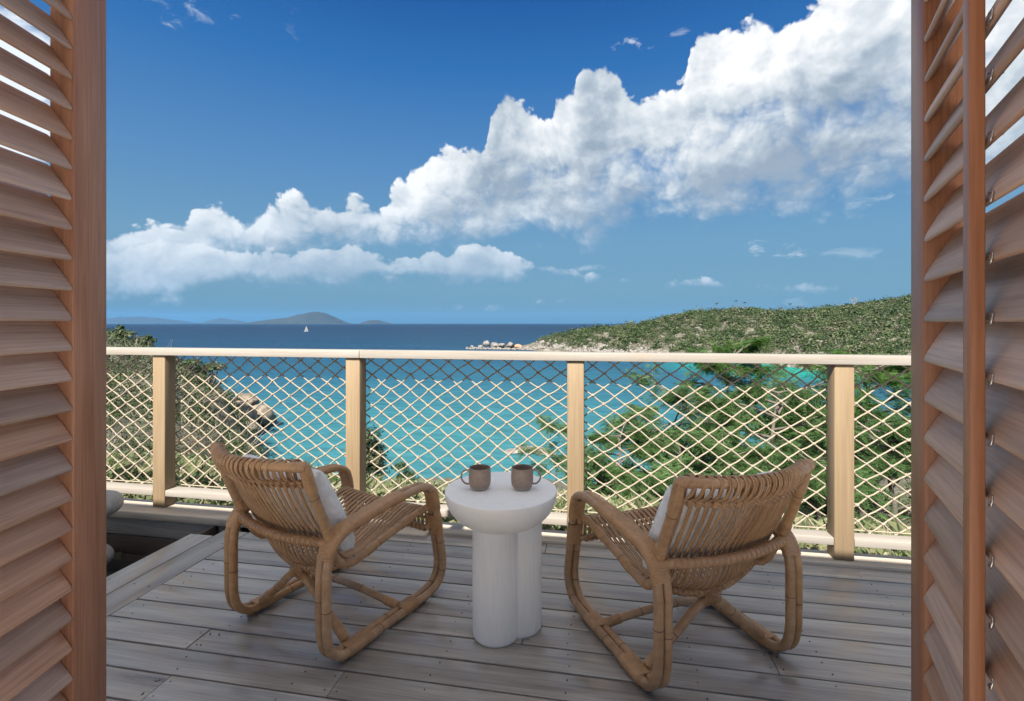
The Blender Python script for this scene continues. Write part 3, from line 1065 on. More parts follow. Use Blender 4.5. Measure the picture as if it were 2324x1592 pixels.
# ------------------------------------------------------------------ deck
deck = empty('deck', (0, 0, 0))
tag(deck, kind='structure')
PITCH, YTOP, GAP = 0.1277, 2.647, 0.0085
XL, XR = -2.07, 6.5
known = [(770.6, 1540), (1184.6, 1458), (1749, 1490), (450, 1450), (345, 1570), (1238, 1249), (1790, 1290), (1140, 1345)]
joints = {}
for u, v in known:
    p = at(u, v)
    row = int(math.floor((YTOP - p[1]) / PITCH))
    joints.setdefault(row, []).append(p[0])
nails = MB()


def nail(x, y, z=0.0):
    a = np.linspace(0, 2 * PI, 7)[:-1]
    r = 0.0027
    V = [(x + r * math.cos(t), y + r * math.sin(t), z + 0.0012) for t in a] + [(x + r * 1.15 * math.cos(t), y + r * 1.15 * math.sin(t), z - 0.002) for t in a]
    nails.add(V, [(0, 1, 2, 3), (0, 3, 4, 5)] + [(i, i + 6, (i + 1) % 6 + 6, (i + 1) % 6) for i in range(6)])


def deck_board(x0, x1, y0, y1, z=0.0, th=0.028):
    dz = random.uniform(-0.0012, 0.0012)
    o = box('deck_board', (x0, y0, z - th + dz), (x1, y1, z + dz), M_DECK, deck, 0.0018)
    o.rotation_euler[0] += random.uniform(-0.004, 0.004) if o.rotation_euler[2] == 0 else 0
    return o


JOISTS = [-1.98 + 0.465 * i for i in range(19)]
row = -1
while True:
    yb = YTOP - row * PITCH
    if yb < 0.35:
        break
    y1 = yb - GAP / 2
    y0 = yb - PITCH + GAP / 2
    if row == -1:
        y1 = 2.762
    cuts = sorted(joints.get(row, []))
    if not cuts:
        cuts = [random.uniform(1.9, 3.0)] if row % 2 else []
    xs = [XL + 0.003] + cuts + [XR]
    for a, b in zip(xs[:-1], xs[1:]):
        deck_board(a + 0.0015, b - 0.0015, y0, y1)
    for jx in JOISTS:
        for yy in (y0 + 0.028, y1 - 0.028):
            nail(jx + random.uniform(-0.012, 0.012), yy + random.uniform(-0.006, 0.006))
    for cx_ in cuts:
        for yy in (y0 + 0.026, y1 - 0.026):
            nail(cx_ - 0.022, yy)
            nail(cx_ + 0.022, yy)
    row += 1
# border boards along the sunken corner
deck_board(-2.236, -2.073, 0.35, 2.60, 0.0)
deck_board(-2.392, -2.242, 0.35, 2.52, 0.0)
for yy in np.arange(0.6, 2.5, 0.46):
    nail(-2.11, yy), nail(-2.20, yy + 0.01), nail(-2.28, yy), nail(-2.355, yy + 0.02)
nails.build('nail_heads', [M_NAIL], deck, False)['kind'] = 'stuff'
# timber under the railing, running past the sunken corner
box('edge_board', (-5.6, 2.705, -0.030), (-1.0, 2.915, 0.018), M_EDGE, deck, 0.007)
box('edge_board', (-0.997, 2.768, -0.030), (6.6, 2.915, 0.018), M_EDGE, deck, 0.007)
# boarding that closes the deck's outer side
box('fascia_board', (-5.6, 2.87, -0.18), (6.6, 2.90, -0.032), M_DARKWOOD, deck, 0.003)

# sunken corner beside the deck
pit = empty('sunken_corner', (0, 0, 0))
tag(pit, kind='structure')
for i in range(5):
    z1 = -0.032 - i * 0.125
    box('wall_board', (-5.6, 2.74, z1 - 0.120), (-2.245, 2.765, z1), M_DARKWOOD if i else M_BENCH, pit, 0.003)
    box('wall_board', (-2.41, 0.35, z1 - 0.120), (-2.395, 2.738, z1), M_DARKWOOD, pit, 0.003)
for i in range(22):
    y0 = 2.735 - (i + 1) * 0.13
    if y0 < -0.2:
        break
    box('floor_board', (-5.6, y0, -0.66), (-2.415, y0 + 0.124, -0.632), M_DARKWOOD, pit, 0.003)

# ------------------------------------------------------------------ railing
PX = [-4.30, -2.905, -1.505, -0.137, 1.2475, 2.64, 4.03, 5.42]
railing = empty('railing', (PX[3], 2.845, 0.018))
tag(railing, 'pale pine deck railing filled with knotted rope net', 'railing')


def rbox(name, lo, hi, mat, bev=0.004):
    o = box(name, lo, hi, mat, None, bev)
    o.parent = railing
    o.location = Vector(o.location) - Vector(railing.location)
    return o


for x in PX:
    rbox('post', (x - 0.0475, 2.80, 0.020), (x + 0.0475, 2.888, 1.034), M_PINE, 0.005)
for a, b in ((-5.7, -4.20), (-4.197, -1.4555), (-1.4525, 1.72), (1.723, 6.7)):
    rbox('top_rail', (a, 2.785, 1.036), (b, 2.905, 1.082), M_RAIL, 0.002)
xs = [-5.7] + PX + [6.7]
for i, (a, b) in enumerate(zip(xs[:-1], xs[1:])):
    a2 = a + (0.049 if i else 0)
    b2 = b - (0.049 if i < len(xs) - 2 else 0)
    rbox('bottom_rail', (a2, 2.802, 0.094), (b2, 2.892, 0.133), M_RAIL, 0.002)

NY, DX, DZ = 2.915, 0.127, 0.0925
ZN0, ROWS = 1.052, 20
i0, i1 = int(-5.5 / (DX / 2)), int(6.5 / (DX / 2))
net = MB()
net.tube([(-5.6, NY, ZN0 + 0.004), (6.6, NY, ZN0 + 0.004)], 0.004, 6)
net.tube([(-5.6, NY, 0.137), (6.6, NY, 0.137)], 0.004, 6)
rope_net = net.build('rope_net', [M_ROPE], railing)
rope_net.location = -Vector(railing.location)
jit = {}


def knot(i, j):
    if (i, j) not in jit:
        x = i * DX / 2 + 0.02
        z = ZN0 - j * DZ / 2
        bay = min(PX, key=lambda p: abs(p - x))
        f = 0 if j in (0, ROWS) else 1
        big = mnoise.noise((x * 1.3, z * 2.0, 4.2)), mnoise.noise((x * 1.3, z * 2.0, 9.2))
        jit[(i, j)] = (x + f * (big[0] * 0.035 + random.uniform(-.006, .006)), NY + random.uniform(-.003, .003),
                       z + f * (big[1] * 0.030 + random.uniform(-.005, .005)))
    return jit[(i, j)]


strands = []
for s in range(i0 - ROWS, i1 + ROWS):
    for sg in (1, -1):
        pts = [(s + sg * j, j) for j in range(ROWS + 1) if i0 <= s + sg * j <= i1 and (s + sg * j + j) % 2 == 0]
        if s % 2 == 0 and len(pts) > 1:
            strands.append(pts)
kn = MB()
bmk = bmesh.new()
bmesh.ops.create_icosphere(bmk, subdivisions=1, radius=1.0)
KV = np.array([v.co for v in bmk.verts])
KT = np.array([[v.index for v in f.verts] for f in bmk.faces])
bmk.free()
for pts in strands:
    P = np.array([knot(*p) for p in pts])
    full = []
    for a, b in zip(P[:-1], P[1:]):
        sag = random.uniform(-0.0035, 0.0035)
        m_ = (a + b) / 2 + np.array([0, 0, sag - 0.001])
        full += [a, m_]
    full.append(P[-1])
    o = MB().tube(np.array(full), 0.0044, 6).build('rope', [M_ROPE], rope_net)
for (i, j), p in jit.items():
    sx, sy, sz = random.uniform(.0105, .013), random.uniform(.009, .011), random.uniform(.0078, .0098)
    V = KV * (sx, sy, sz)
    a = random.uniform(-0.5, 0.5)
    V = V * (1 + 0.18 * RNG.standard_normal((len(V), 1)))
    V = np.stack([V[:, 0] * math.cos(a) - V[:, 2] * math.sin(a), V[:, 1], V[:, 0] * math.sin(a) + V[:, 2] * math.cos(a)], 1)
    kn.add(V + np.array(p), [], KT)
    if random.random() < 0.3:
        q = np.array(p) + (random.uniform(-.003, .003), -0.004, 0)
        kn.tube([q, q + np.array([random.uniform(-.012, .012), -0.003, random.choice((-1, 1)) * random.uniform(.008, .016)])], 0.0034, 5)
kn.build('knots', [M_ROPE], rope_net)['kind'] = 'stuff'

# ------------------------------------------------------------------ louvered shutter doors
S_SP, S_D, S_H, S_T = 0.065, 0.055, 0.078, 0.0125


def slat_mesh(length, S_D, S_H):
    """slat along local x; cross-section a thin rounded board; y = outwards depth, z = up"""
    tilt = math.atan2(S_H, S_D)
    w = math.hypot(S_D, S_H)
    a = np.linspace(0, 2 * PI, 22, endpoint=False)
    cx = np.sign(np.cos(a)) * np.abs(np.cos(a)) ** 0.45 * w / 2
    cy = np.sign(np.sin(a)) * np.abs(np.sin(a)) ** 0.75 * S_T / 2
    yy = cx * math.cos(tilt) - cy * math.sin(tilt)
    zz = cx * math.sin(tilt) + cy * math.cos(tilt)
    xs = (-length / 2, -length / 2 + 0.003, length / 2 - 0.003, length / 2)
    V = []
    for i, x in enumerate(xs):
        s = 0.97 if i in (0, 3) else 1.0
        V += [(x, y * s, z * s) for y, z in zip(yy, zz)]
    k = len(a)
    Q = [(i * k + j, i * k + (j + 1) % k, (i + 1) * k + (j + 1) % k, (i + 1) * k + j) for i in range(3) for j in range(k)]
    V += [(-length / 2, 0, 0), (length / 2, 0, 0)]
    T = [(4 * k, (j + 1) % k, j) for j in range(k)] + [(4 * k + 1, 3 * k + j, 3 * k + (j + 1) % k) for j in range(k)]
    me = mesh_np('slat', V, [np.array(Q), np.array(T)], M_SLAT, True)
    try:
        me.set_sharp_from_angle(angle=math.radians(60))
    except Exception:
        pass
    return me


def shutter(label, far_L, far_Z, dirL, dirZ, inward, width, stile_w, z_phase, rod, S_D=S_D, S_H=S_H):
    """far edge at (far_L, far_Z); (dirL,dirZ) runs back towards the house; inward=+1 when the room face looks to the right"""
    d = dirL * RGT + dirZ * FWD
    far = wp(far_L, far_Z, 0)
    hinge = far + d * width
    ax = -d                                    # local x: from the hinge to the free edge
    root = empty('louvered_shutter', (hinge[0], hinge[1], 0.015), math.atan2(ax[1], ax[0]))
    tag(root, label, 'shutter', 'louvered shutter doors folded out over the deck')
    # local y points to the left of local x; the room face looks to -y when inward=+1
    sg = 1.0 if inward > 0 else -1.0           # depth away from the room face = sg * y
    TH = 0.050

    def b(name, x0, x1, d0, d1, z0, z1, mat=M_STILE, bev=0.003):
        y0, y1 = sorted((sg * d0, sg * d1))
        return box(name, (x0, y0, z0), (x1, y1, z1), mat, root, bev)
    H = 2.26
    b('stile', width - stile_w, width, 0.0, TH, 0, H)
    b('stile', 0, stile_w, 0.0, TH, 0, H)
    b('rail', stile_w + 0.001, width - stile_w - 0.001, 0.008, TH - 0.002, 0, 0.12)
    b('rail', stile_w + 0.001, width - stile_w - 0.001, 0.008, TH - 0.002, H - 0.10, H)
    length = width - 2 * stile_w - 0.004
    me = slat_mesh(length, S_D, S_H)
    n = int((H - 0.30) / S_SP)
    zs = [z_phase + S_SP * k for k in range(-40, 60)]
    zs = [z for z in zs if 0.16 < z < H - 0.14]
    for z in zs:
        o = obj('slat', me, root, (width / 2 + random.uniform(-.0007, .0007), sg * (S_D / 2 + 0.002), z - 0.015))
        o.rotation_euler = (random.uniform(-0.012, 0.012), 0, 0 if sg > 0 else PI)
    if rod:
        xr0 = rod
        b('tilt_rod', xr0 - 0.012, xr0 + 0.012, -0.0165, -0.003, 0.22, H - 0.18, M_STILE, 0.0012)
        for z in zs[1:-1]:
            zc = z - 0.015 - S_H / 2 + 0.001
            st = MB()
            y0, y1 = -sg * 0.001, sg * 0.010
            x = xr0 - 0.0125
            st.tube(catmull([(x, y0, zc - 0.004), (x - 0.010, y0 - sg * .001, zc - 0.004), (x - 0.0115, y0, zc + 0.002), (x - 0.010, y0 + sg * 0.001, zc + 0.007), (x, y0, zc + 0.007)], 3), 0.0010, 5)
            st.tube([(x - 0.004, y1, zc + 0.004), (x - 0.004, y0, zc - 0.001), (x - 0.012, y0, zc + 0.001)], 0.0010, 5)
            st.build('staple', [M_STEEL], root)
    return root


shutter('reddish louvered shutter at the left edge, seen without a tilt rod', -0.9555, 1.154, 0.0558, -0.9984, 1, 0.65, 0.094, 1.25 + (734 - 742) / FPX * 1.06 + 0.052, 0)
shutter('louvered shutter at the right edge with a square tilt rod stapled to its slats', 0.7215, 0.885, -0.4985, -0.8669, -1, 0.65, 0.098, 1.25 + (734 - 750) / FPX * 0.80 + 0.055, 0.65 - 0.098 - 0.300, 0.044, 0.083)

# ------------------------------------------------------------------ bench in the sunken corner
bench = empty('slab_bench', (-2.87, 2.15, -0.632))
tag(bench, 'weathered grey bench of two round-ended slabs behind the left shutter', 'bench')


def slab(name, x0, x1, yc, hw_, z0, z1, r, planks):
    m = MB()
    n = 16
    prof = [(-r * (1 - math.cos(t)), 0.5 + 0.5 * math.sin(t)) for t in np.linspace(-PI / 2, PI / 2, 13)]
    pts = []
    out = []
    # rounded-end outline
    for k in range(n + 1):
        a = -PI / 2 + PI * k / n
        out.append((x1 - hw_ * 0.55 + hw_ * 0.55 * math.cos(a), yc + hw_ * math.sin(a)))
    out = [(x0, yc - hw_)] + out + [(x0, yc + hw_)]
    out = np.array(out)
    cen = np.array([(x0 + x1) / 2 - 0.1, yc])
    V = []
    for dr, t in prof:
        dvec = out - cen
        ln = np.linalg.norm(dvec, axis=1)[:, None]
        p = out + dvec / ln * dr
        V.append(np.column_stack([p, np.full(len(p), z0 + (z1 - z0) * t)]))
    k = len(out)
    V = np.vstack(V)
    Q = [(i * k + j, i * k + (j + 1) % k, (i + 1) * k + (j + 1) % k, (i + 1) * k + j) for i in range(len(prof) - 1) for j in range(k)]
    me_v = V
    T = []
    c0 = len(V)
    V = np.vstack([V, [[cen[0], cen[1], z0]], [[cen[0], cen[1], z1]]])
    for j in range(k):
        T.append((c0, (j + 1) % k, j))
        T.append((c0 + 1, (len(prof) - 1) * k + j, (len(prof) - 1) * k + (j + 1) % k))
    m.add(V - np.array(bench.location), Q, T)
    return m.build(name, [M_BENCH], bench)


slab('seat_slab', -3.7, -2.800, 2.33, 0.22, 0.110, 0.222, 0.056, 3)
slab('lower_slab', -3.7, -2.80, 2.30, 0.17, -0.175, -0.070, 0.052, 1)
b_ = box('support', (-3.5, 2.20, -0.632), (-3.42, 2.36, 0.108), M_BENCH, None, 0.005)
b_.parent = bench
b_.location = Vector(b_.location) - Vector(bench.location)
b_ = box('support', (-3.05, 2.22, -0.632), (-2.97, 2.34, -0.177), M_BENCH, None, 0.005)
b_.parent = bench
b_.location = Vector(b_.location) - Vector(bench.location)
b_ = box('support', (-3.05, 2.25, -0.068), (-2.97, 2.33, 0.108), M_BENCH, None, 0.005)
b_.parent = bench
b_.location = Vector(b_.location) - Vector(bench.location)

# ------------------------------------------------------------------ side table and mugs
TC = np.array([-0.400, 1.967])
table = empty('side_table', (TC[0], TC[1], 0.0))
tag(table, 'white plaster side table with bowl shaped top on a lobed column', 'table')
lobes = [(-0.412, 1.925, 0.094), (-0.326, 1.995, 0.090), (-0.435, 2.035, 0.088)]
na = 180
ang_ = np.linspace(0, 2 * PI, na, endpoint=False)
cc = np.array([-0.391, 1.982])
rmax = np.zeros(na)
for i, a in enumerate(ang_):
    dv = np.array([math.cos(a), math.sin(a)])
    best = 0
    for lx, ly, lr in lobes:
        q = np.array([lx, ly]) - cc
        bq = q @ dv
        disc = bq * bq - (q @ q - lr * lr)
        if disc >= 0:
            best = max(best, bq + math.sqrt(disc))
    rmax[i] = best
zz_ = [(0.0, 0.93), (0.003, 0.965), (0.010, 0.99), (0.020, 1.0), (0.15, 1.0), (0.30, 1.0), (0.44, 1.0), (0.50, 1.0)]
V = []
for z, s in zz_:
    rr = rmax * s + 0.0008 * np.array([mnoise.noise((math.cos(a) * 3, math.sin(a) * 3, z * 6)) for a in ang_])
    V.append(np.stack([cc[0] - TC[0] + rr * np.cos(ang_), cc[1] - TC[1] + rr * np.sin(ang_), np.full(na, z)], 1))
V = np.vstack(V)
I, J = np.meshgrid(np.arange(len(zz_) - 1), np.arange(na), indexing='ij')
Q = np.stack([I * na + J, I * na + (J + 1) % na, (I + 1) * na + (J + 1) % na, (I + 1) * na + J], -1).reshape(-1, 4)
m_, nt_, bs_ = mat_base('brushed_plaster')
tcn = nt_.nodes.new('ShaderNodeTexCoord')
mpn_ = nt_.nodes.new('ShaderNodeMapping')
mpn_.inputs['Scale'].default_value = (140, 140, 7)
nn_ = nt_.nodes.new('ShaderNodeTexNoise')
nn_.inputs['Scale'].default_value = 1
nn_.inputs['Detail'].default_value = 5
nt_.links.new(tcn.outputs['Object'], mpn_.inputs[0])
nt_.links.new(mpn_.outputs[0], nn_.inputs[0])
rp_ = ramp_node(nt_, [(0.30, (0.84, 0.805, 0.755)), (0.65, (0.90, 0.87, 0.825))])
nt_.links.new(nn_.outputs[0], rp_.inputs[0])
nt_.links.new(rp_.outputs[0], bs_.inputs['Base Color'])
bs_.inputs['Roughness'].default_value = 0.75
bmp = nt_.nodes.new('ShaderNodeBump')
bmp.inputs['Strength'].default_value = 0.5
bmp.inputs['Distance'].default_value = 0.002
nt_.links.new(nn_.outputs[0], bmp.inputs['Height'])
nt_.links.new(bmp.outputs[0], bs_.inputs['Normal'])
colm = mesh_np('column', V, Q, m_, True)
colm.set_sharp_from_angle(angle=math.radians(25))
obj('column', colm, table)
prof = [(0.0, 0.425), (0.06, 0.428)]
for t in np.linspace(0.12, 1.0, 16):
    a = t * PI / 2
    prof.append((0.065 + 0.164 * math.sin(a) ** 0.9, 0.568 - 0.138 * math.cos(a)))
prof += [(0.2285, 0.5695), (0.2275, 0.5710), (0.2262, 0.5716), (0.15, 0.5716), (0.0, 0.5716)]
V, Q = lathe(prof, 72)
tb = MB()
tb.add(V, Q)
tm = tb.mesh('bowl_top', [M_PLASTER])
tm.set_sharp_from_angle(angle=math.radians(40))
obj('bowl_top', tm, table)


def mug(u, v, hdir, label):
    p = at(u, v, 0.572)
    root = empty('mug', (p[0], p[1], 0.572))
    tag(root, label, 'mug', 'two brown mugs on the white side table')
    R0 = 0.0455
    outer = [(0.0, 0.001), (0.030, 0.001), (0.0335, 0.002), (0.0365, 0.006), (0.0385, 0.010)]
    V, Q = lathe(outer, 48)
    g = MB()
    g.add(V, Q)
    base = g.build('foot', [M_MUGBASE], root)
    body = [(0.0380, 0.0095), (0.0405, 0.012), (0.0435, 0.020), (0.0452, 0.032), (R0, 0.048), (0.0452, 0.066), (0.0440, 0.080), (0.0432, 0.0865), (0.0424, 0.0878), (0.0414, 0.0868),
            (0.0412, 0.080), (0.0422, 0.064), (0.0424, 0.045), (0.0410, 0.024), (0.0360, 0.013), (0.0, 0.011)]
    V, Q = lathe(body, 56)
    g = MB()
    g.add(V, Q)
    me = g.mesh('body', [M_MUG])
    obj('body', me, root)
    hp = catmull([(hdir * 0.040, 0, 0.074), (hdir * 0.056, 0, 0.077), (hdir * 0.071, 0, 0.068), (hdir * 0.076, 0, 0.050), (hdir * 0.069, 0, 0.031), (hdir * 0.056, 0, 0.021), (hdir * 0.041, 0, 0.021)], 7)
    h = MB().tube(hp, 1.0, side=(0, 1, 0), cross=np.array([(0.0062 * math.cos(t), 0.0034 * math.sin(t)) for t in np.linspace(0, 2 * PI, 12, endpoint=False)]))
    h.build('handle', [M_MUG], root)
    root.rotation_euler = (0, 0, YAW - (u - 1162) / FPX)
    return root


mug(1089, 1109, -1, 'brown stoneware mug with its handle to the left')
mug(1185, 1109, 1, 'brown stoneware mug with its handle to the right')

# ------------------------------------------------------------------ rattan lounge chairs
CW = 0.57                                       # distance between the middles of the two side loops
RC = 0.0168                                     # radius of the main canes
LOOP = [(-0.100, 0.30), (-0.100, 0.20), (-0.096, 0.125), (-0.078, 0.070), (-0.035, 0.036), (0.03, 0.029), (0.13, 0.029), (0.25, 0.029), (0.36, 0.029), (0.44, 0.029), (0.505, 0.040),
        (0.545, 0.075), (0.558, 0.13), (0.548, 0.20), (0.529, 0.29), (0.512, 0.38), (0.500, 0.445), (0.480, 0.491), (0.440, 0.514), (0.385, 0.521), (0.29, 0.519), (0.17, 0.512), (0.06, 0.498),
        (-0.02, 0.484), (-0.065, 0.455), (-0.090, 0.410), (-0.099, 0.36)]


def loop_path(x):
    return catmull([(x, y, z) for y, z in LOOP], 6, closed=True)


def sub_path(P, lo, hi):
    """part of a closed loop between two indices of LOOP"""
    n = 6
    idx = [(k % (len(LOOP) * n)) for k in range(int(lo * n), int(hi * n) + 1)]
    return P[idx]


def stadium(hw_, r, k=24):
    a = np.linspace(0, 2 * PI, k, endpoint=False)
    c = np.stack([r * np.cos(a), r * np.sin(a)], 1)
    c[:, 0] += np.where(np.cos(a) >= 0, hw_, -hw_)
    return c


def sleeve(mb, path, hw_, r, pitch=0.0062, side=(1, 0, 0), k=22, ridge=0.0016):
    """ribbed binding round one cane (hw_=0) or two side by side"""
    P, ln = resample(path, pitch / 4)
    n = len(P)
    if n < 3:
        return
    ph = np.arange(n) / 4.0 * 2 * PI
    rr = r + ridge * np.abs(np.sin(ph / 2)) ** 0.7
    rr[0] = rr[-1] = r - 0.003
    crs = np.stack([stadium(hw_, q, k) for q in rr])
    mb.tube(P, 1.0, side=side, cross=crs, cap=False)


def rings(mb, path, r, fracs):
    """dark growth rings of a cane"""
    s = np.concatenate([[0], np.cumsum(np.linalg.norm(np.diff(path, axis=0), axis=1))])
    for f in fracs:
        t = f * s[-1]
        q = np.array([[np.interp(t + dt, s, path[:, k]) for k in range(3)] for dt in (-0.0018, -0.0006, 0.0006, 0.0018)])
        mb.tube(q, np.array([r - 0.0003, r + 0.0010, r + 0.0010, r - 0.0003]), 14, cap=False, m=1)


E_PROF = np.array([(0.497, 0.297), (0.512, 0.318), (0.512, 0.362), (0.488, 0.403), (0.440, 0.412), (0.30, 0.376), (0.17, 0.347), (0.085, 0.340), (0.028, 0.368), (-0.030, 0.455), (-0.092, 0.580), (-0.130, 0.686), (-0.146, 0.745)])
C_OFF = np.array([(0, 0), (0, 0), (0, 0), (0, -0.008), (0, -0.016), (-0.01, -0.04), (-0.03, -0.062), (-0.048, -0.066), (-0.058, -0.045), (-0.045, -0.006), (-0.060, -0.004), (-0.074, -0.008), (-0.080, -0.010)])


def sling(u):
    """side profile of the seat and back at 0..1 across"""
    w = math.sin(PI * min(max(u, 0), 1)) ** 0.85
    return E_PROF + w * C_OFF


def sx_(u):
    return 0.036 + u * (CW - 0.072)


def cross_rail(y0, z0, yc, zc, x0, x1, n=25):
    u = np.linspace(0, 1, n)
    w = np.sin(PI * u) ** 0.85
    return np.stack([x0 + (x1 - x0) * u, y0 + (yc - y0) * w, z0 + (zc - z0) * w], 1)


def build_chair(label):
    root = empty('lounge_chair', (0, 0, 0))
    tag(root, label, 'chair', 'pair of bent rattan lounge chairs facing the sea')
    P1 = (M_CANE, M_JOINT)
    off = RC + 0.0004

    def bind(path, r, side):
        mm = MB()
        sleeve(mm, path, 0, r, side=side)
        if mm.n:
            mm.build('binding', [M_WRAP], root)
    for sx in (0.0, CW):
        inn = 1 if sx == 0 else -1
        for dx in (-off, off):
            P = loop_path(sx + dx)
            m = MB().tube(P, RC, 14, closed=True, side=(1, 0, 0))
            rings(m, P, RC, [(0.02 if dx < 0 else 0.035), (0.27 if dx < 0 else 0.24), 0.43 + dx, 0.55 - dx * 2, 0.60 + dx])
            m.build('frame_cane', P1, root)
        C = loop_path(sx)
        for lo, hi, nm in ((20.0, 25.2, 'arm_binding'), (-2.0, -1.0, None), (15.2, 16.9, 'binding'), (13.9, 14.9, 'binding'), (7.4, 8.3, 'binding'), (4.6, 5.9, 'binding')):
            if nm is None:
                continue
            m = MB()
            sleeve(m, sub_path(C, lo, hi), off, RC + 0.0012, side=(1, 0, 0))
            m.build(nm, [M_WRAP], root)
        xi = sx + inn * 0.012
        # back upright
        up = catmull([(xi, -0.060, 0.470), (xi, -0.098, 0.560), (xi + inn * .002, -0.135, 0.655), (xi + inn * .004, -0.166, 0.755)], 8)
        m = MB().tube(up, 0.0180, 14, side=(1, 0, 0))
        rings(m, up, 0.0180, [0.58])
        m.build('back_upright', P1, root)
        n = len(up)
        bind(up[int(n * 0.64):], 0.0192, (1, 0, 0))
        bind(up[int(n * 0.03):int(n * 0.20)], 0.0196, (1, 0, 0))
        # seat side rail, hooked up to the rear joint
        xs2 = sx + inn * 0.030
        js = catmull([(xs2 - inn * .012, 0.498, 0.402), (xs2, 0.43, 0.392), (xs2, 0.32, 0.372), (xs2, 0.20, 0.352), (xs2, 0.115, 0.334), (xs2, 0.062, 0.327), (xs2, 0.020, 0.336), (xs2, -0.012, 0.362), (xs2, -0.035, 0.402), (xs2 - inn * .004, -0.055, 0.448)], 7)
        m = MB().tube(js, 0.0155, 14, side=(1, 0, 0))
        rings(m, js, 0.0155, [0.26, 0.50])
        m.build('seat_side_rail', P1, root)
        n = len(js)
        for a, b in ((0.05, 0.11), (0.17, 0.22), (0.36, 0.43), (0.62, 0.68), (0.92, 0.97)):
            bind(js[int(n * a):int(n * b) + 1], 0.0165, (1, 0, 0))
    # cross rails
    tr = cross_rail(-0.166, 0.755, -0.246, 0.751, 0.006, CW - 0.006, 41)
    MB().tube(tr, 0.0165, 14).build('top_rail', [M_CANE], root)
    bind(tr[:4], 0.0178, (0, 0, 1))
    bind(tr[-4:], 0.0178, (0, 0, 1))
    mr = cross_rail(-0.068, 0.452, -0.116, 0.450, 0.012, CW - 0.012, 41)
    MB().tube(mr, 0.0168, 14).build('middle_rail', [M_CANE], root)
    br = cross_rail(0.045, 0.338, 0.012, 0.271, 0.030, CW - 0.030, 41)
    MB().tube(br, 0.0125, 12).build('lower_rail', [M_CANE], root)
    fr = cross_rail(0.455, 0.386, 0.455, 0.380, 0.030, CW - 0.030)
    MB().tube(fr, 0.0135, 12).build('front_rail', [M_CANE], root)
    lf = cross_rail(0.505, 0.300, 0.505, 0.300, 0.015, CW - 0.015)
    MB().tube(lf, 0.0120, 12).build('front_rail', [M_CANE], root)
    # criss-cross lashings
    for path, r, turns, nm in ((mr, 0.0168, 25, 'lashing'), (br, 0.0125, 25, 'lashing')):
        m = MB()
        Pd, ln = resample(path, 0.0016)
        T, S, Nn = frames(Pd, False, (0, 0, 1))
        t = np.linspace(0, 1, len(Pd))
        for sg in (1, -1):
            a = sg * t * turns * 2 * PI + (0 if sg > 0 else 0.9)
            q = Pd + (r + 0.0008) * (np.cos(a)[:, None] * S + np.sin(a)[:, None] * Nn)
            m.tube(q, 0.0017, 5)
        m.build(nm, [M_WRAP], root)['kind'] = 'stuff'
        bind(path[:3], r + 0.0014, (0, 0, 1))
        bind(path[-3:], r + 0.0014, (0, 0, 1))
    # arched brace and stretcher under the seat
    ar = catmull([(0.026, 0.022, 0.050), (0.075, 0.020, 0.090), (0.150, 0.018, 0.150), (0.215, 0.014, 0.208), (0.255, 0.012, 0.234), (0.285, 0.012, 0.240), (0.315, 0.012, 0.234), (0.355, 0.014, 0.208), (0.420, 0.018, 0.150), (0.495, 0.020, 0.090), (0.544, 0.022, 0.050)], 7)
    m = MB().tube(ar, 0.0165, 14)
    rings(m, ar, 0.0165, [0.22, 0.70])
    m.build('arched_brace', P1, root)
    n = len(ar)
    bind(ar[:int(n * 0.13)], 0.0178, (0, 1, 0))
    bind(ar[-int(n * 0.13):], 0.0178, (0, 1, 0))
    m = MB()
    for k in range(9):                           # lashing of the brace to the lower rail
        x = 0.252 + k * 0.0085
        lx = catmull([(x, 0.031, 0.236), (x + .002, 0.029, 0.268), (x + .004, 0.012, 0.285), (x + .003, -0.005, 0.268), (x, -0.008, 0.236), (x - .002, 0.012, 0.221)], 4, closed=True)
        m.tube(lx, 0.0022, 5, closed=True)
    m.build('lashing', [M_WRAP], root)['kind'] = 'stuff'
    st = catmull([(0.018, 0.29, 0.047), (0.15, 0.285, 0.062), (0.285, 0.283, 0.068), (0.42, 0.285, 0.062), (CW - 0.018, 0.29, 0.047)], 8)
    m = MB().tube(st, 0.0158, 14)
    rings(m, st, 0.0158, [0.30, 0.62])
    m.build('stretcher', P1, root)
    bind(st[:5], 0.0170, (0, 1, 0))
    bind(st[-5:], 0.0170, (0, 1, 0))
    for sx in (0.0, CW):
        for y in (-0.005, 0.425):
            box('foot_pad', (sx - 0.012, y - 0.022, 0.0), (sx + 0.012, y + 0.022, 0.0135), M_CANE, root, 0.002)
    # oval brand left off; the strands of seat and back
    NP = 20
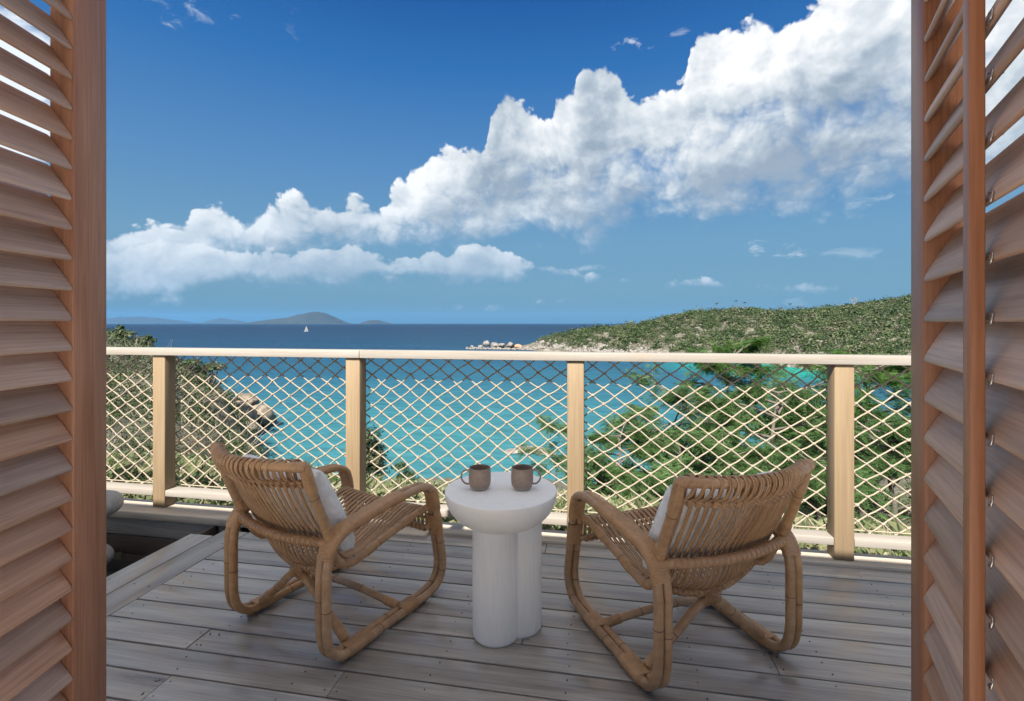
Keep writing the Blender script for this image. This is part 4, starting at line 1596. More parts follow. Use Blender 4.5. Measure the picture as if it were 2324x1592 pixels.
    for i in range(NP):
        for k in (-1, 1):
            u = (i + 0.5) / NP
            x = sx_(u) + k * 0.0042
            P = sling(u)
            pts = [(x, 0.4885, 0.310), (x, 0.4890, 0.298), (x, 0.4945, 0.287), (x, 0.505, 0.2835), (x, 0.516, 0.288), (x, 0.5205, 0.300)] + [(x, y, z) for y, z in P[2:]]
            ty = -0.166 + (-0.246 + 0.166) * math.sin(PI * u) ** 0.85
            tz_ = 0.755 - 0.004 * math.sin(PI * u) ** 0.85
            q = 0.0205
            sh = -0.016
            pts[-1] = (x, ty + q, tz_ - 0.004)
            pts += [(x + sh * .05, ty + q * .7, tz_ + q * .72), (x + sh * .10, ty - q * .25, tz_ + q * .98), (x + sh * .2, ty - q * .95, tz_ + q * .35),
                    (x + sh * .35, ty - q * 1.05, tz_ - q * .7), (x + sh * .7, ty - q * .15, tz_ - 0.048), (x + sh, P[11][0] - 0.0125, P[11][1] + 0.004), (x + sh, P[11][0] - 0.0085, P[11][1] - 0.016)]
            pth = catmull(pts, 4)
            MB().tube(pth, 0.0037, 7).build('cane_strand', [M_CANE], root)
    # front loops and woven ties
    m = MB()
    for i in range(NP):
        u = (i + 0.5) / NP
        x = sx_(u)
        P = sling(u)
        for (y, z, dy, dz) in ((P[11][0] - 0.004, P[11][1] - 0.004, 0.03, 0.10),):
            tdir = np.array([-0.30 * 0.016, -0.042, 0.10])
            tdir /= np.linalg.norm(tdir)
            c0 = np.array([x - 0.014, y - 0.003, z])
            sleeve(m, np.array([c0 - tdir * 0.012, c0, c0 + tdir * 0.014]), 0.0050, 0.0075, 0.0045, (1, 0, 0), 14, 0.0012)
            z2 = np.array([x - 0.014 + 0.012, y - 0.010, z - 0.010])
            m.tube([c0 + tdir * 0.012 + (-.006, -.006, 0), z2 + (.008, 0, 0)], 0.0042, 6)
    m.build('woven_band', [M_WRAP], root)['kind'] = 'stuff'
    m = MB()
    for t_idx in (5, 7):
        for i in range(NP):
            u = (i + 0.5) / NP
            y, z = sling(u)[t_idx]
            x = sx_(u)
            m.tube(catmull([(x - 0.010, y, z - 0.005), (x, y + 0.004, z + 0.0065), (x + 0.010, y, z - 0.005), (x + 0.0125, y - 0.004, z - 0.008)], 3), 0.0022, 5)
        row_ = np.array([(sx_((i + 0.5) / NP), *(sling((i + 0.5) / NP)[t_idx] - np.array([0, 0.0075]))) for i in range(NP)])
        m.tube(row_, 0.0042, 6)
    m.build('seat_ties', [M_WRAP], root)['kind'] = 'stuff'
    return root


def cushion(label, chair):
    """fleece pillow leaning against the chair back (chair-local coordinates)"""
    n1, n2 = 40, 36
    hx, hh, ht = 0.236, 0.190, 0.056
    cy, cz = 0.004, 0.535
    lean = math.radians(25)
    up = np.array([0, -math.sin(lean), math.cos(lean)])
    fw = np.array([0, math.cos(lean), math.sin(lean)])
    V, Q = [], []
    a = np.linspace(-1, 1, n1)
    b = np.linspace(-1, 1, n2)
    for sgn in (1, -1):
        for p in a:
            for q in b:
                prof_ = ((1 - abs(p) ** 5) * (1 - abs(q) ** 5))
                th = ht * max(prof_, 0) ** 0.36
                sag = 1 + 0.10 * (-q)
                pinch = 1 - 0.05 * (1 - abs(q) ** 2) * 0.8
                x = hx * p * (1 - 0.045 * (1 - q * q) * -1 * 0.3)
                wr = 0.004 * mnoise.noise((p * 3.1, q * 3.7, sgn * 2 + len(label) * .1)) + 0.0025 * mnoise.noise((p * 13, q * 13, sgn))
                bow = -0.052 * math.cos(p * PI / 2) ** 0.9 * (0.45 + 0.55 * (q + 1) / 2)
                pos = np.array([CW / 2 + x, cy, cz]) + up * (hh * q) + fw * (sgn * (th * sag + wr * prof_)) + np.array([0, bow, 0])
                V.append(pos)
    V = np.array(V)
    for s_, o_ in ((0, 0), (1, n1 * n2)):
        for i in range(n1 - 1):
            for j in range(n2 - 1):
                f = (o_ + i * n2 + j, o_ + (i + 1) * n2 + j, o_ + (i + 1) * n2 + j + 1, o_ + i * n2 + j + 1)
                Q.append(f if s_ == 1 else f[::-1])
    me = mesh_np('cushion', V, np.array(Q), M_FUR, True)
    bm = bmesh.new()
    bm.from_mesh(me)
    bmesh.ops.remove_doubles(bm, verts=bm.verts, dist=0.0008)
    bmesh.ops.recalc_face_normals(bm, faces=bm.faces)
    bm.to_mesh(me)
    # short pile of fleece fibres
    bm.free()
    nv = len(me.vertices)
    o = obj('cushion', me, None)
    o.matrix_world = chair.matrix_world.copy()
    o.location, o.rotation_euler = chair.location, chair.rotation_euler
    tag(o, label, 'cushion', 'fleece cushions in the rattan chairs')
    pts = np.array([f.center for f in me.polygons])
    nrm = np.array([f.normal for f in me.polygons])
    k = 9000
    idx = RNG.integers(0, len(pts), k)
    base = pts[idx] + RNG.normal(0, 0.005, (k, 3))
    base -= ((base - pts[idx]) * nrm[idx]).sum(1)[:, None] * nrm[idx]
    dr = nrm[idx] + RNG.normal(0, 0.55, (k, 3)) + np.array([0, 0, -0.35])
    dr /= np.linalg.norm(dr, axis=1)[:, None]
    sd = np.cross(dr, RNG.normal(0, 1, (k, 3)))
    sd /= np.linalg.norm(sd, axis=1)[:, None]
    ln = RNG.uniform(0.003, 0.007, k)[:, None]
    Vf = np.stack([base - sd * 0.0011, base + sd * 0.0011, base + dr * ln], 1).reshape(-1, 3)
    Tf = np.arange(3 * k).reshape(-1, 3)
    fo = obj('fleece', mesh_np('fleece', Vf, Tf, M_FUR, True), o)
    fo['kind'] = 'stuff'
    return o


RIGHT_H = math.radians(30)
LEFT_H = math.radians(-20)
chair_r = build_chair('bent rattan lounge chair right of the white table, turned to the left')
chair_r.location = (0.1513, 1.7370, 0.0)
chair_r.rotation_euler = (0, 0, RIGHT_H)
chair_l = copy_tree(chair_r)
chair_l['label'] = 'bent rattan lounge chair left of the white table, turned to the right'
lx = np.array([-0.9336, 1.6862]) - CW * np.array([math.cos(LEFT_H), math.sin(LEFT_H)])
chair_l.location = (lx[0], lx[1], 0.0)
chair_l.rotation_euler = (0, 0, LEFT_H)
cushion('pale fleece cushion leaning in the right rattan chair', chair_r)
cushion('pale fleece cushion leaning in the left rattan chair', chair_l)


# ------------------------------------------------------------------ vegetation
def quads_from(cen, nrm, size, aspect=0.55, up=None):
    """leaf-shaped quads (rhombi) at cen, facing nrm, random spin"""
    n = len(cen)
    nrm = nrm / np.maximum(np.linalg.norm(nrm, axis=1), 1e-9)[:, None]
    r = RNG.normal(0, 1, (n, 3)) if up is None else up
    a = np.cross(nrm, r)
    a /= np.maximum(np.linalg.norm(a, axis=1), 1e-9)[:, None]
    b = np.cross(nrm, a)
    s = np.asarray(size).reshape(-1, 1)
    V = np.stack([cen - b * s, cen + a * s * aspect - b * s * 0.1, cen + b * s, cen - a * s * aspect - b * s * 0.1], 1).reshape(-1, 3)
    return V, np.arange(4 * n).reshape(-1, 4)


def bush_cloud(centers, rad, hgt, nper, leaf, tint0, tint_sd=0.10):
    """leaf clumps through the volume of many shrubs at once; returns V,Q,tint"""
    n = len(centers)
    nper = np.broadcast_to(np.asarray(nper, int), (n,))
    tot = int(nper.sum())
    d = RNG.normal(0, 1, (tot, 3))
    d[:, 2] = np.abs(d[:, 2]) * 0.9 - 0.15
    d /= np.linalg.norm(d, axis=1)[:, None]
    rr = RNG.uniform(0.45, 1.0, tot) ** 0.5
    # a few lobes per shrub so that the outline is uneven
    own = np.repeat(np.arange(n), nper)
    ph = RNG.uniform(0, 6.28, n)[own]
    az_ = np.arctan2(d[:, 1], d[:, 0])
    lob = 1 + 0.22 * np.sin(3 * az_ + ph) + 0.16 * np.sin(5 * az_ - 2 * ph) + 0.18 * np.sin(4 * d[:, 2] * 3 + ph)
    pos = d * (rr * lob)[:, None] * np.stack([rad[own], rad[own], hgt[own]], 1) + centers[own]
    nr = d + RNG.normal(0, 0.55, (tot, 3)) + np.array([0, 0, 0.35])
    V, Q = quads_from(pos, nr, leaf[own] * RNG.uniform(0.6, 1.25, tot), 0.6)
    tint = np.clip(tint0[own] + RNG.normal(0, tint_sd, tot), 0, 1)
    return V, Q, tint


def scatter(hfun, n, Lr, Zr, cond, seed):
    g = np.random.default_rng(seed)
    L_ = g.uniform(*Lr, n)
    Z_ = g.uniform(*Zr, n)
    z = hfun(L_, Z_)
    ok = cond(L_, Z_, z)
    return L_[ok], Z_[ok], z[ok]


# --- headland scrub (reads as one mass)
def uof(L_, Z_):
    return 1162 + L_ / Z_ * FPX


Lh, Zh, zh = scatter(lambda a, b: T_HEAD(a, b), 19000, (30, 460), (225, 560), lambda L_, Z_, z: (z > SEA + 2.5) & (uof(L_, Z_) > 1210) & (uof(L_, Z_) < 2620), 5)
clump = fbm2(Lh, Zh, 0.035, 3, 2.2)
shore = np.clip((zh - SEA - 3) / 12, 0, 1)
keep = RNG.uniform(0, 1, len(Lh)) < np.clip(0.34 + 0.95 * shore + 0.45 * clump, 0.05, 1.0)
Lh, Zh, zh, clump = Lh[keep][:7000], Zh[keep][:7000], zh[keep][:7000], clump[keep][:7000]
radh = RNG.uniform(1.9, 4.6, len(Lh)) * RNG.choice([0.6, 1.0, 1.5], len(Lh), p=[.45, .4, .15])
hc = wp(Lh, Zh, zh + 0.2)
th_ = np.clip(RNG.choice([0.06, 0.24, 0.42, 0.62, 0.86], len(Lh), p=[.24, .32, .26, .13, .05]) + RNG.normal(0, 0.07, len(Lh)), 0, 1)
V, Q, tn = bush_cloud(hc, radh, radh * RNG.uniform(0.7, 1.05, len(Lh)), np.where(radh > 3.5, 150, 72), np.where(radh > 3.5, radh * 0.16, radh * 0.22), th_, 0.06)
tag(obj('headland_scrub', mesh_np('headland_scrub', V, Q, M_LEAF_SCRUB, False, tint=tn)), kind='stuff')

# --- scrub on the left slope
Ll, Zl, zl = scatter(lambda a, b: T_NEAR(a, b), 17000, (-230, -6), (7, 165), lambda L_, Z_, z: (z > SEA + 1.2) & (uof(L_, Z_) > -500) & (uof(L_, Z_) < 700 - 120 * (Z_ > 20)), 8)
dens = RNG.uniform(0, 1, len(Ll)) < np.clip(0.35 + 14.0 / Zl, 0, 1)
Ll, Zl, zl = Ll[dens][:4600], Zl[dens][:4600], zl[dens][:4600]
radl = RNG.uniform(0.7, 1.8, len(Ll)) * np.clip(0.35 + Zl / 60, 0.4, 1.25)
tl = np.clip(RNG.choice([0.08, 0.26, 0.46, 0.66, 0.88], len(Ll), p=[.20, .28, .26, .18, .08]) + RNG.normal(0, 0.08, len(Ll)), 0, 1)
lfl = np.clip(0.0024 * Zl, 0.03, 0.30)
V, Q, tn = bush_cloud(wp(Ll, Zl, zl), radl, radl * RNG.uniform(0.6, 1.0, len(Ll)), np.clip(1.1 * (radl / lfl) ** 2, 45, 480), lfl, tl, 0.09)
tag(obj('slope_scrub', mesh_np('slope_scrub', V, Q, M_LEAF_SCRUB, False, tint=tn)), kind='stuff')
Lr_, Zr_, zr_ = scatter(lambda a, b: T_NEAR(a, b), 9000, (0, 120), (6, 140), lambda L_, Z_, z: (z > SEA + 1.0) & (uof(L_, Z_) > 1040) & (uof(L_, Z_) < 2500), 18)
dens = RNG.uniform(0, 1, len(Lr_)) < np.clip(0.30 + 10.0 / Zr_, 0, 1) * np.where(uof(Lr_, Zr_) < 1330, 0.25, 1.0)
Lr_, Zr_, zr_ = Lr_[dens][:1500], Zr_[dens][:1500], zr_[dens][:1500]
radr = RNG.uniform(0.5, 1.2, len(Lr_)) * np.clip(0.35 + Zr_ / 50, 0.4, 1.3)
trr = np.clip(RNG.normal(0.34, 0.16, len(Lr_)), 0, 1)
lfr = np.clip(0.0026 * Zr_, 0.03, 0.28)
V, Q, tn = bush_cloud(wp(Lr_, Zr_, zr_), radr, radr * 0.8, np.clip(1.0 * (radr / lfr) ** 2, 40, 380), lfr, trr, 0.10)
tag(obj('understory', mesh_np('understory', V, Q, M_LEAF_SCRUB, False, tint=tn)), kind='stuff')
# low growth on the slope below the deck
Lc, Zc, zc2 = scatter(lambda a, b: T_NEAR(a, b), 5200, (-42, 22), (8, 66), lambda L_, Z_, z: (z > SEA + 1.0) & (uof(L_, Z_) > 480) & (uof(L_, Z_) < 1420) & (z + 1.1 < EYE - 0.345 * Z_), 28)
Lc, Zc, zc2 = Lc[:1500], Zc[:1500], zc2[:1500]
radc = RNG.uniform(0.5, 1.1, len(Lc)) * np.clip(Zc / 30, 0.6, 1.3)
lfc = np.clip(0.003 * Zc, 0.03, 0.2)
V, Q, tn = bush_cloud(wp(Lc, Zc, zc2), radc, radc * 0.45, np.clip(0.9 * (radc / lfc) ** 2, 40, 260), lfc, np.clip(RNG.normal(0.42, 0.2, len(Lc)), 0, 1), 0.1)
tag(obj('slope_undergrowth', mesh_np('slope_undergrowth', V, Q, M_LEAF_SCRUB, False, tint=tn)), kind='stuff')
# dry reddish plants among it
sel = RNG.choice(len(Ll), 240, replace=False)
sel = sel[(Zl[sel] < 70)]
V, Q, tn = bush_cloud(wp(Ll[sel], Zl[sel], zl[sel] + 0.15), radl[sel] * 0.6, radl[sel] * 0.75, np.clip(0.5 * (radl[sel] / lfl[sel]) ** 2, 30, 260), lfl[sel], np.full(len(sel), 0.5), 0.25)
tag(obj('dry_undergrowth', mesh_np('dry_undergrowth', V, Q, M_DRY, False, tint=tn)), kind='stuff')
# bare grey twigs
tw = MB()
for i in RNG.choice(len(Ll), 420, replace=False):
    p = wp(Ll[i], Zl[i], zl[i])
    for k in range(5):
        d = np.array([RNG.normal(0, .6), RNG.normal(0, .6), RNG.uniform(.6, 1.2)])
        l = radl[i] * RNG.uniform(0.9, 1.7)
        q = p + d * l * 0.5 + RNG.normal(0, .08, 3)
        tw.tube([p, q, p + d * l + RNG.normal(0, .15, 3) * l], np.array([0.03, 0.02, 0.008]) * np.clip(Zl[i] / 35, 0.35, 2), 4, cap=False)
tag(tw.build('bare_twigs', [M_TWIG]), kind='stuff')

# --- low plants and grass close to the deck
n = 26000
Zg = 3.05 + RNG.gamma(1.6, 1.1, n)
Lg = RNG.uniform(-1.25, 1.0, n) * Zg
ok = (wp(Lg, Zg, 0)[:, 1] > 3.0) & (Zg < 11)
Lg, Zg = Lg[ok], Zg[ok]
zg = T_NEAR(Lg, Zg)
ht = RNG.uniform(0.0, 0.22, len(Lg)) * (0.6 + 0.6 * np.clip(fbm2(Lg, Zg, 0.9, 2, 5.0) + 0.5, 0, 1.3))
pg = wp(Lg, Zg, zg + ht)
nr = RNG.normal(0, 0.6, (len(Lg), 3)) + np.array([0, -0.3, 1.0])
pat = fbm2(Lg, Zg, 0.8, 3, 8.0)
V1, Q1 = quads_from(pg, nr, RNG.uniform(0.014, 0.034, len(Lg)), 0.55)
t1 = np.clip(0.42 + 0.45 * pat + RNG.normal(0, .15, len(Lg)), 0, 1)
nb = 16000
ii = RNG.integers(0, len(Lg), nb)
pb = wp(Lg[ii] + RNG.normal(0, .05, nb), Zg[ii] + RNG.normal(0, .05, nb), zg[ii])
lean_ = np.stack([RNG.normal(0, .35, nb), RNG.normal(0, .35, nb), np.ones(nb)], 1) * RNG.uniform(0.10, 0.30, nb)[:, None]
sd = np.cross(lean_, RNG.normal(0, 1, (nb, 3)))
sd = sd / np.linalg.norm(sd, axis=1)[:, None] * 0.004
Vb = np.stack([pb - sd, pb + sd, pb + lean_ * 0.6 + sd * .7, pb + lean_ + lean_ * np.array([.4, .4, -.2])], 1).reshape(-1, 3)
Qb = np.arange(4 * nb).reshape(-1, 4)
V = np.vstack([V1, Vb])
Q = np.vstack([Q1, Qb + len(V1)])
tag(obj('ground_cover', mesh_np('ground_cover', V, Q, M_GRASS, False, tint=np.concatenate([t1, np.clip(RNG.normal(.72, .2, nb), 0, 1)]))), kind='stuff')

# --- trees
FROND_N = 6


def frond_template(length=1.0):
    """a feather leaf along +x drooping in -z: FROND_N pairs of slim leaflets"""
    V = []
    for k in range(FROND_N):
        t = (k + 0.7) / FROND_N
        x = t * length
        z = -0.30 * t * t * length
        wl = 0.30 * length * math.sin(PI * (0.15 + 0.80 * t)) ** 0.8
        w = 0.052 * length
        for s in (1, -1):
            V += [(x - w * .5, 0, z), (x + wl * .35 - w, s * wl * .55, z - wl * .10), (x + wl * .55, s * wl, z - wl * .28), (x + wl * .35 + w, s * wl * .5, z - wl * .08)]
    return np.array(V)


FT = frond_template()


def fronds(pos, dirs, size, tint0, sd=0.12):
    n = len(pos)
    X = dirs / np.linalg.norm(dirs, axis=1)[:, None]
    upv = np.tile(np.array([0, 0, 1.0]), (n, 1)) + RNG.normal(0, 0.35, (n, 3))
    Y = np.cross(upv, X)
    Y /= np.maximum(np.linalg.norm(Y, axis=1), 1e-6)[:, None]
    Zv = np.cross(X, Y)
    s = np.asarray(size).reshape(-1, 1, 1)
    V = pos[:, None, :] + s * (FT[None, :, :1] * X[:, None, :] + FT[None, :, 1:2] * Y[:, None, :] + FT[None, :, 2:] * Zv[:, None, :])
    nq = len(FT) // 4
    tint = np.repeat(np.clip(tint0 + RNG.normal(0, sd, n), 0, 1), nq)
    return V.reshape(-1, 3), np.arange(n * len(FT)).reshape(-1, 4), tint


def feather_tree(base, top, crown_r, crown_lo, nf, fsize, label, mat=None, tint=0.45, limbs=9, seed=0, trunk_r=0.14, cat='tree', lean=0.0, group=None):
    """base point; top height; crown between crown_lo and top"""
    g = random.Random(seed)
    nf, fsize = int(nf * 2.1), fsize * 0.74
    base = np.asarray(base, float)
    root = empty('feathery_tree', tuple(base))
    tag(root, label, cat, group)
    H = top - base[2]
    tr = [np.zeros(3)]
    for k in range(1, 6):
        t = k / 5
        tr.append(np.array([lean * t * H + g.uniform(-.05, .05) * H * .7, g.uniform(-.05, .05) * H * .7, H * 0.90 * t]))
    tr = catmull(tr, 6)
    m = MB().tube(tr, np.linspace(trunk_r, trunk_r * 0.18, len(tr)), 8)
    P, D, S = [], [], []
    lo_t = max(0.08, (crown_lo - base[2]) / H)
    for i in range(limbs):
        t = lo_t + (0.97 - lo_t) * (i + g.random() * .6) / limbs
        o = np.array([np.interp(t * len(tr) / 0.9, np.arange(len(tr)), tr[:, k]) for k in range(3)])
        a = i * 2.4 + g.uniform(-.5, .5)
        shape = math.sin(PI * min(max((t - lo_t) / (1 - lo_t), 0) * 0.78 + 0.20, 1)) ** 0.7
        ln = crown_r * shape * g.uniform(0.75, 1.15)
        e = o + np.array([math.cos(a) * ln, math.sin(a) * ln, ln * g.uniform(-.25, .75)])
        mid = (o + e) / 2 + np.array([g.uniform(-.1, .1) * ln, g.uniform(-.1, .1) * ln, ln * g.uniform(.02, .16)])
        lp = catmull([o, mid, e], 6)
        m.tube(lp, np.linspace(trunk_r * 0.34, trunk_r * 0.06, len(lp)), 6, cap=False)
        subs = 7
        for s in range(subs):
            tt = 0.30 + 0.70 * (s + g.random()) / subs
            q = np.array([np.interp(tt * (len(lp) - 1), np.arange(len(lp)), lp[:, k]) for k in range(3)])
            b = a + g.choice((-1, 1)) * g.uniform(.4, 1.3)
            sl = ln * g.uniform(.25, .5) * (1.15 - 0.4 * tt)
            e2 = q + np.array([math.cos(b) * sl, math.sin(b) * sl, sl * g.uniform(-.55, .75)])
            sp = np.array([q, (q + e2) / 2 + [0, 0, sl * .06], e2])
            m.tube(sp, np.array([trunk_r * .13, trunk_r * .09, trunk_r * .05]), 4, cap=False)
            k = max(3, int(nf / (limbs * subs)))
            for _ in range(k):
                w = g.uniform(.05, 1.08)
                P.append(q + (e2 - q) * w + np.array([g.gauss(0, .16), g.gauss(0, .16), g.gauss(0, .16)]) * sl)
                c = b + g.choice((-1, 1)) * g.uniform(.2, 1.5)
                D.append((math.cos(c), math.sin(c), g.uniform(-.7, .6)))
                S.append(fsize * g.uniform(.65, 1.25))
    m.build('trunk', [M_BARK], root)
    P, D, S = np.array(P), np.array(D), np.array(S)
    # whole sprays share a hue
    tint0 = tint + 0.22 * np.array([mnoise.noise((p[0] * .9, p[1] * .9, p[2] * .9 + seed)) for p in P])
    V, Q, tn = fronds(P, D, S, tint0, 0.10)
    obj('crown', mesh_np('crown', V, Q, mat or M_LEAF_FEATHER, False, tint=tn), root)
    return root


def tree_at(u, vtop, Z, vlo, ru, **k):
    """tree whose crown is centred at column u, top at vtop, crown starting at vlo, radius ru pixels, at distance Z"""
    L_ = (u - 1162) / FPX * Z
    zb = float(T_NEAR(np.array([L_]), np.array([Z]))[0]) - 0.15
    b = wp(L_, Z, zb)
    top = EYE + (734 - vtop) / FPX * Z
    lo = EYE + (734 - vlo) / FPX * Z
    return feather_tree(b, top, ru / FPX * Z, lo, **k)


tree_at(1668, 768, 23, 1010, 110, nf=3800, fsize=0.40, limbs=22, mat=M_LEAF_BRIGHT, seed=3, trunk_r=0.17, tint=0.55, label='tall feathery tree whose bright top rises above the top rail')
tree_at(1540, 880, 17, 1160, 165, nf=2900, fsize=0.34, limbs=17, seed=5, trunk_r=0.10, tint=0.50, label='feathery tree right of the third post with a bare upright stem')
tree_at(1400, 965, 14, 1170, 125, nf=1900, fsize=0.30, limbs=14, seed=8, trunk_r=0.07, tint=0.42, label='low olive feathery tree just right of the third post')
tree_at(1775, 855, 15, 1150, 170, nf=3000, fsize=0.32, limbs=18, seed=12, trunk_r=0.14, tint=0.40, lean=-0.03, label='dark trunked feathery tree left of the fourth post')
tree_at(1968, 812, 18, 1050, 175, mat=M_LEAF_BRIGHT, nf=4000, fsize=0.38, limbs=20, seed=14, trunk_r=0.16, tint=0.52, label='broad feathery tree behind the fourth post reaching over the top rail')
tree_at(2015, 930, 10, 1260, 165, nf=3000, fsize=0.25, limbs=17, seed=17, trunk_r=0.08, tint=0.32, label='dark green feathery tree between the fourth post and the right shutter')
tree_at(1655, 1010, 11, 1230, 165, nf=2800, fsize=0.26, limbs=15, seed=21, trunk_r=0.06, tint=0.48, label='low feathery tree behind the right chair back')
tree_at(1850, 1030, 9, 1260, 150, nf=2600, fsize=0.22, limbs=15, seed=23, trunk_r=0.05, tint=0.42, label='low feathery tree behind the foot of the fourth post')
tree_at(1255, 955, 19, 1105, 80, nf=520, fsize=0.36, limbs=9, seed=25, trunk_r=0.05, tint=0.42, label='thin see-through feathery tree left of the third post')
tree_at(1452, 906, 26, 960, 26, nf=260, fsize=0.40, limbs=6, seed=27, trunk_r=0.05, tint=0.62, label='small bright tuft of a tree top against the cove')
tree_at(1480, 1080, 8.5, 1215, 105, nf=1700, fsize=0.21, limbs=12, seed=29, trunk_r=0.04, tint=0.55, label='low pale green feathery bush behind the left arm of the right chair')


def leafy_shrub(u, v, Z, ru, rv, nleaf, leaf, tint, label, mat=None, seed=1, name='shrub'):
    L_ = (u - 1162) / FPX * Z
    zb = float(T_NEAR(np.array([L_]), np.array([Z]))[0])
    zc = EYE + (734 - v) / FPX * Z
    root = empty(name, tuple(wp(L_, Z, zb)))
    tag(root, label, 'shrub')
    c = np.array([0, 0, zc - zb])
    r, h = ru / FPX * Z, rv / FPX * Z
    nl = 9
    cs = c + RNG.normal(0, 0.45, (nl, 3)) * (r, r, h)
    V, Q, tn = bush_cloud(cs, np.full(nl, r * .55), np.full(nl, h * .55), nleaf // nl, np.full(nl, leaf), np.clip(tint + RNG.normal(0, .12, nl), 0, 1), 0.12)
    obj('crown', mesh_np('crown', V, Q, mat or M_LEAF_SCRUB, False, tint=tn), root)
    m = MB()
    for k in range(6):
        e = cs[k]
        m.tube(catmull([(0, 0, 0), e * 0.5 + RNG.normal(0, .06, 3) * r, e], 5), np.linspace(0.03, 0.008, 11) * (Z / 12), 5, cap=False)
    m.build('stems', [M_BARK], root)
    return root


leafy_shrub(838, 1052, 13, 48, 52, 5200, 0.036, 0.42, 'grey green bush behind the second post')
leafy_shrub(915, 1102, 12, 36, 28, 3000, 0.034, 0.16, 'dark green bush right of the second post')
leafy_shrub(700, 1090, 11, 60, 34, 3600, 0.030, 0.62, 'dry olive bush behind the left chair back')
leafy_shrub(960, 1118, 10, 30, 18, 1500, 0.028, 0.5, 'small olive bush low behind the left chair arm')
leafy_shrub(1545, 1030, 19, 135, 70, 9000, 0.062, 0.30, 'dense rounded green shrub filling the slope right of the third post', M_LEAF_FEATHER)
leafy_shrub(1420, 1090, 16, 95, 45, 5000, 0.055, 0.45, 'pale green rounded shrub low beside the third post', M_LEAF_FEATHER)
leafy_shrub(1765, 985, 21, 120, 85, 9000, 0.066, 0.24, 'dark rounded shrub left of the fourth post', M_LEAF_FEATHER)
leafy_shrub(1990, 985, 20, 120, 100, 9000, 0.064, 0.32, 'dense rounded shrub right of the fourth post', M_LEAF_FEATHER)
leafy_shrub(1660, 1120, 13, 120, 45, 6000, 0.045, 0.62, 'pale yellow green shrub behind the right chair', M_LEAF_FEATHER)
leafy_shrub(268, 770, 120, 28, 24, 1600, 0.33, 0.30, 'round dark bush on the crest of the left slope')
leafy_shrub(312, 782, 122, 22, 16, 1200, 0.33, 0.55, 'olive bush lower on the crest of the left slope')
leafy_shrub(470, 835, 105, 34, 18, 1600, 0.27, 0.35, 'green bush on the edge of the left slope above the cove')
leafy_shrub(420, 960, 40, 42, 24, 2200, 0.10, 0.45, 'low bright olive thicket midway down the left slope')


def palm(u, vtop, Z, h, label, tilt=0.0):
    L_ = (u - 1162) / FPX * Z
    ztop = EYE + (734 - vtop) / FPX * Z
    zb = ztop - h
    root = empty('palm_tree', tuple(wp(L_, Z, zb)))
    tag(root, label, 'palm', 'slim palms along the hill crests')
    top = np.array([tilt * h, 0, h])
    MB().tube(catmull([(0, 0, -1.5), (tilt * h * .3, 0, h * .5), top], 5), np.linspace(0.17, 0.11, 11), 6).build('trunk', [M_BARK], root)
    V, Q = [], []
    for k in range(13):
        a = k * 2.4
        rr = RNG.uniform(1.6, 2.3) * (1.0 if Z > 200 else 0.45)
        dz = RNG.uniform(-.9, .7)
        d = np.array([math.cos(a), math.sin(a), 0])
        s = np.array([-d[1], d[0], 0]) * 0.42
        p0, p1, p2 = top, top + d * rr * .55 + (0, 0, dz * .5 + .25), top + d * rr + (0, 0, dz - .35)
        b0 = len(V)
        V += [p0 - s * .4, p0 + s * .4, p1 - s, p1 + s, p2 - s * .3, p2 + s * .3]
        Q += [(b0, b0 + 1, b0 + 3, b0 + 2), (b0 + 2, b0 + 3, b0 + 5, b0 + 4)]
    obj('crown', mesh_np('crown', np.array(V), np.array(Q), M_LEAF_SCRUB, False, tint=np.full(len(Q), 0.05)), root)


pal = [(1627, 689, 470, 8, 'leftmost palm on the headland ridge', 0), (1670, 683, 468, 9, 'tallest palm of the left pair on the ridge', .03), (1690, 687, 466, 8, 'palm just right of the tallest one on the ridge', 0),
       (1793, 690, 452, 9, 'palm leading the middle cluster on the ridge', 0), (1811, 697, 450, 7, 'thick short palm in the middle cluster on the ridge', 0), (1832, 700, 450, 6, 'leaning small palm in the middle cluster on the ridge', -.1),
       (1845, 700, 449, 6, 'rightmost palm of the middle cluster on the ridge', .1), (1881, 704, 445, 6, 'lone palm right of the middle cluster on the ridge', .05), (2035, 697, 433, 8, 'slim palm left of the bare spreading tree', 0), (2066 - 2, 694, 430, 5, 'palm at the right end of the ridge by the shutter', .1)]
pal += [(274, 742, 122, 3.2, 'small palm on the crest of the left slope', 0), (337, 765, 120, 2.6, 'small palm at the foot of the left crest', .05)]
for p in pal:
    u = p[0]
    palm(*p)

# bare spreading tree on the ridge
bt = empty('bare_tree', tuple(wp((1938 - 1162) / FPX * 432, 432, EYE + (734 - 692) / FPX * 432)))
tag(bt, 'bare spreading tree standing on the headland ridge', 'tree')
m = MB()
m.tube([(0, 0, -1.5), (0.1, 0, 2.2)], np.array([.35, .25]), 6)
for k in range(9):
    a = k * 0.7 + 0.2
    e = np.array([math.cos(a) * 3.4, math.sin(a) * 2.5, 5.2 + 1.5 * math.sin(k * 2.1)])
    m.tube(catmull([(0.1, 0, 2.1), e * (.45, .45, .6), e], 4), np.linspace(.15, .05, 9), 5, cap=False)
    for j in range(4):
        b = e * (.6 + .1 * j)
        m.tube([b, b + RNG.normal(0, .9, 3) + (0, 0, 1.0)], np.array([.07, .04]), 4, cap=False)
m.build('trunk', [M_TWIG], bt)


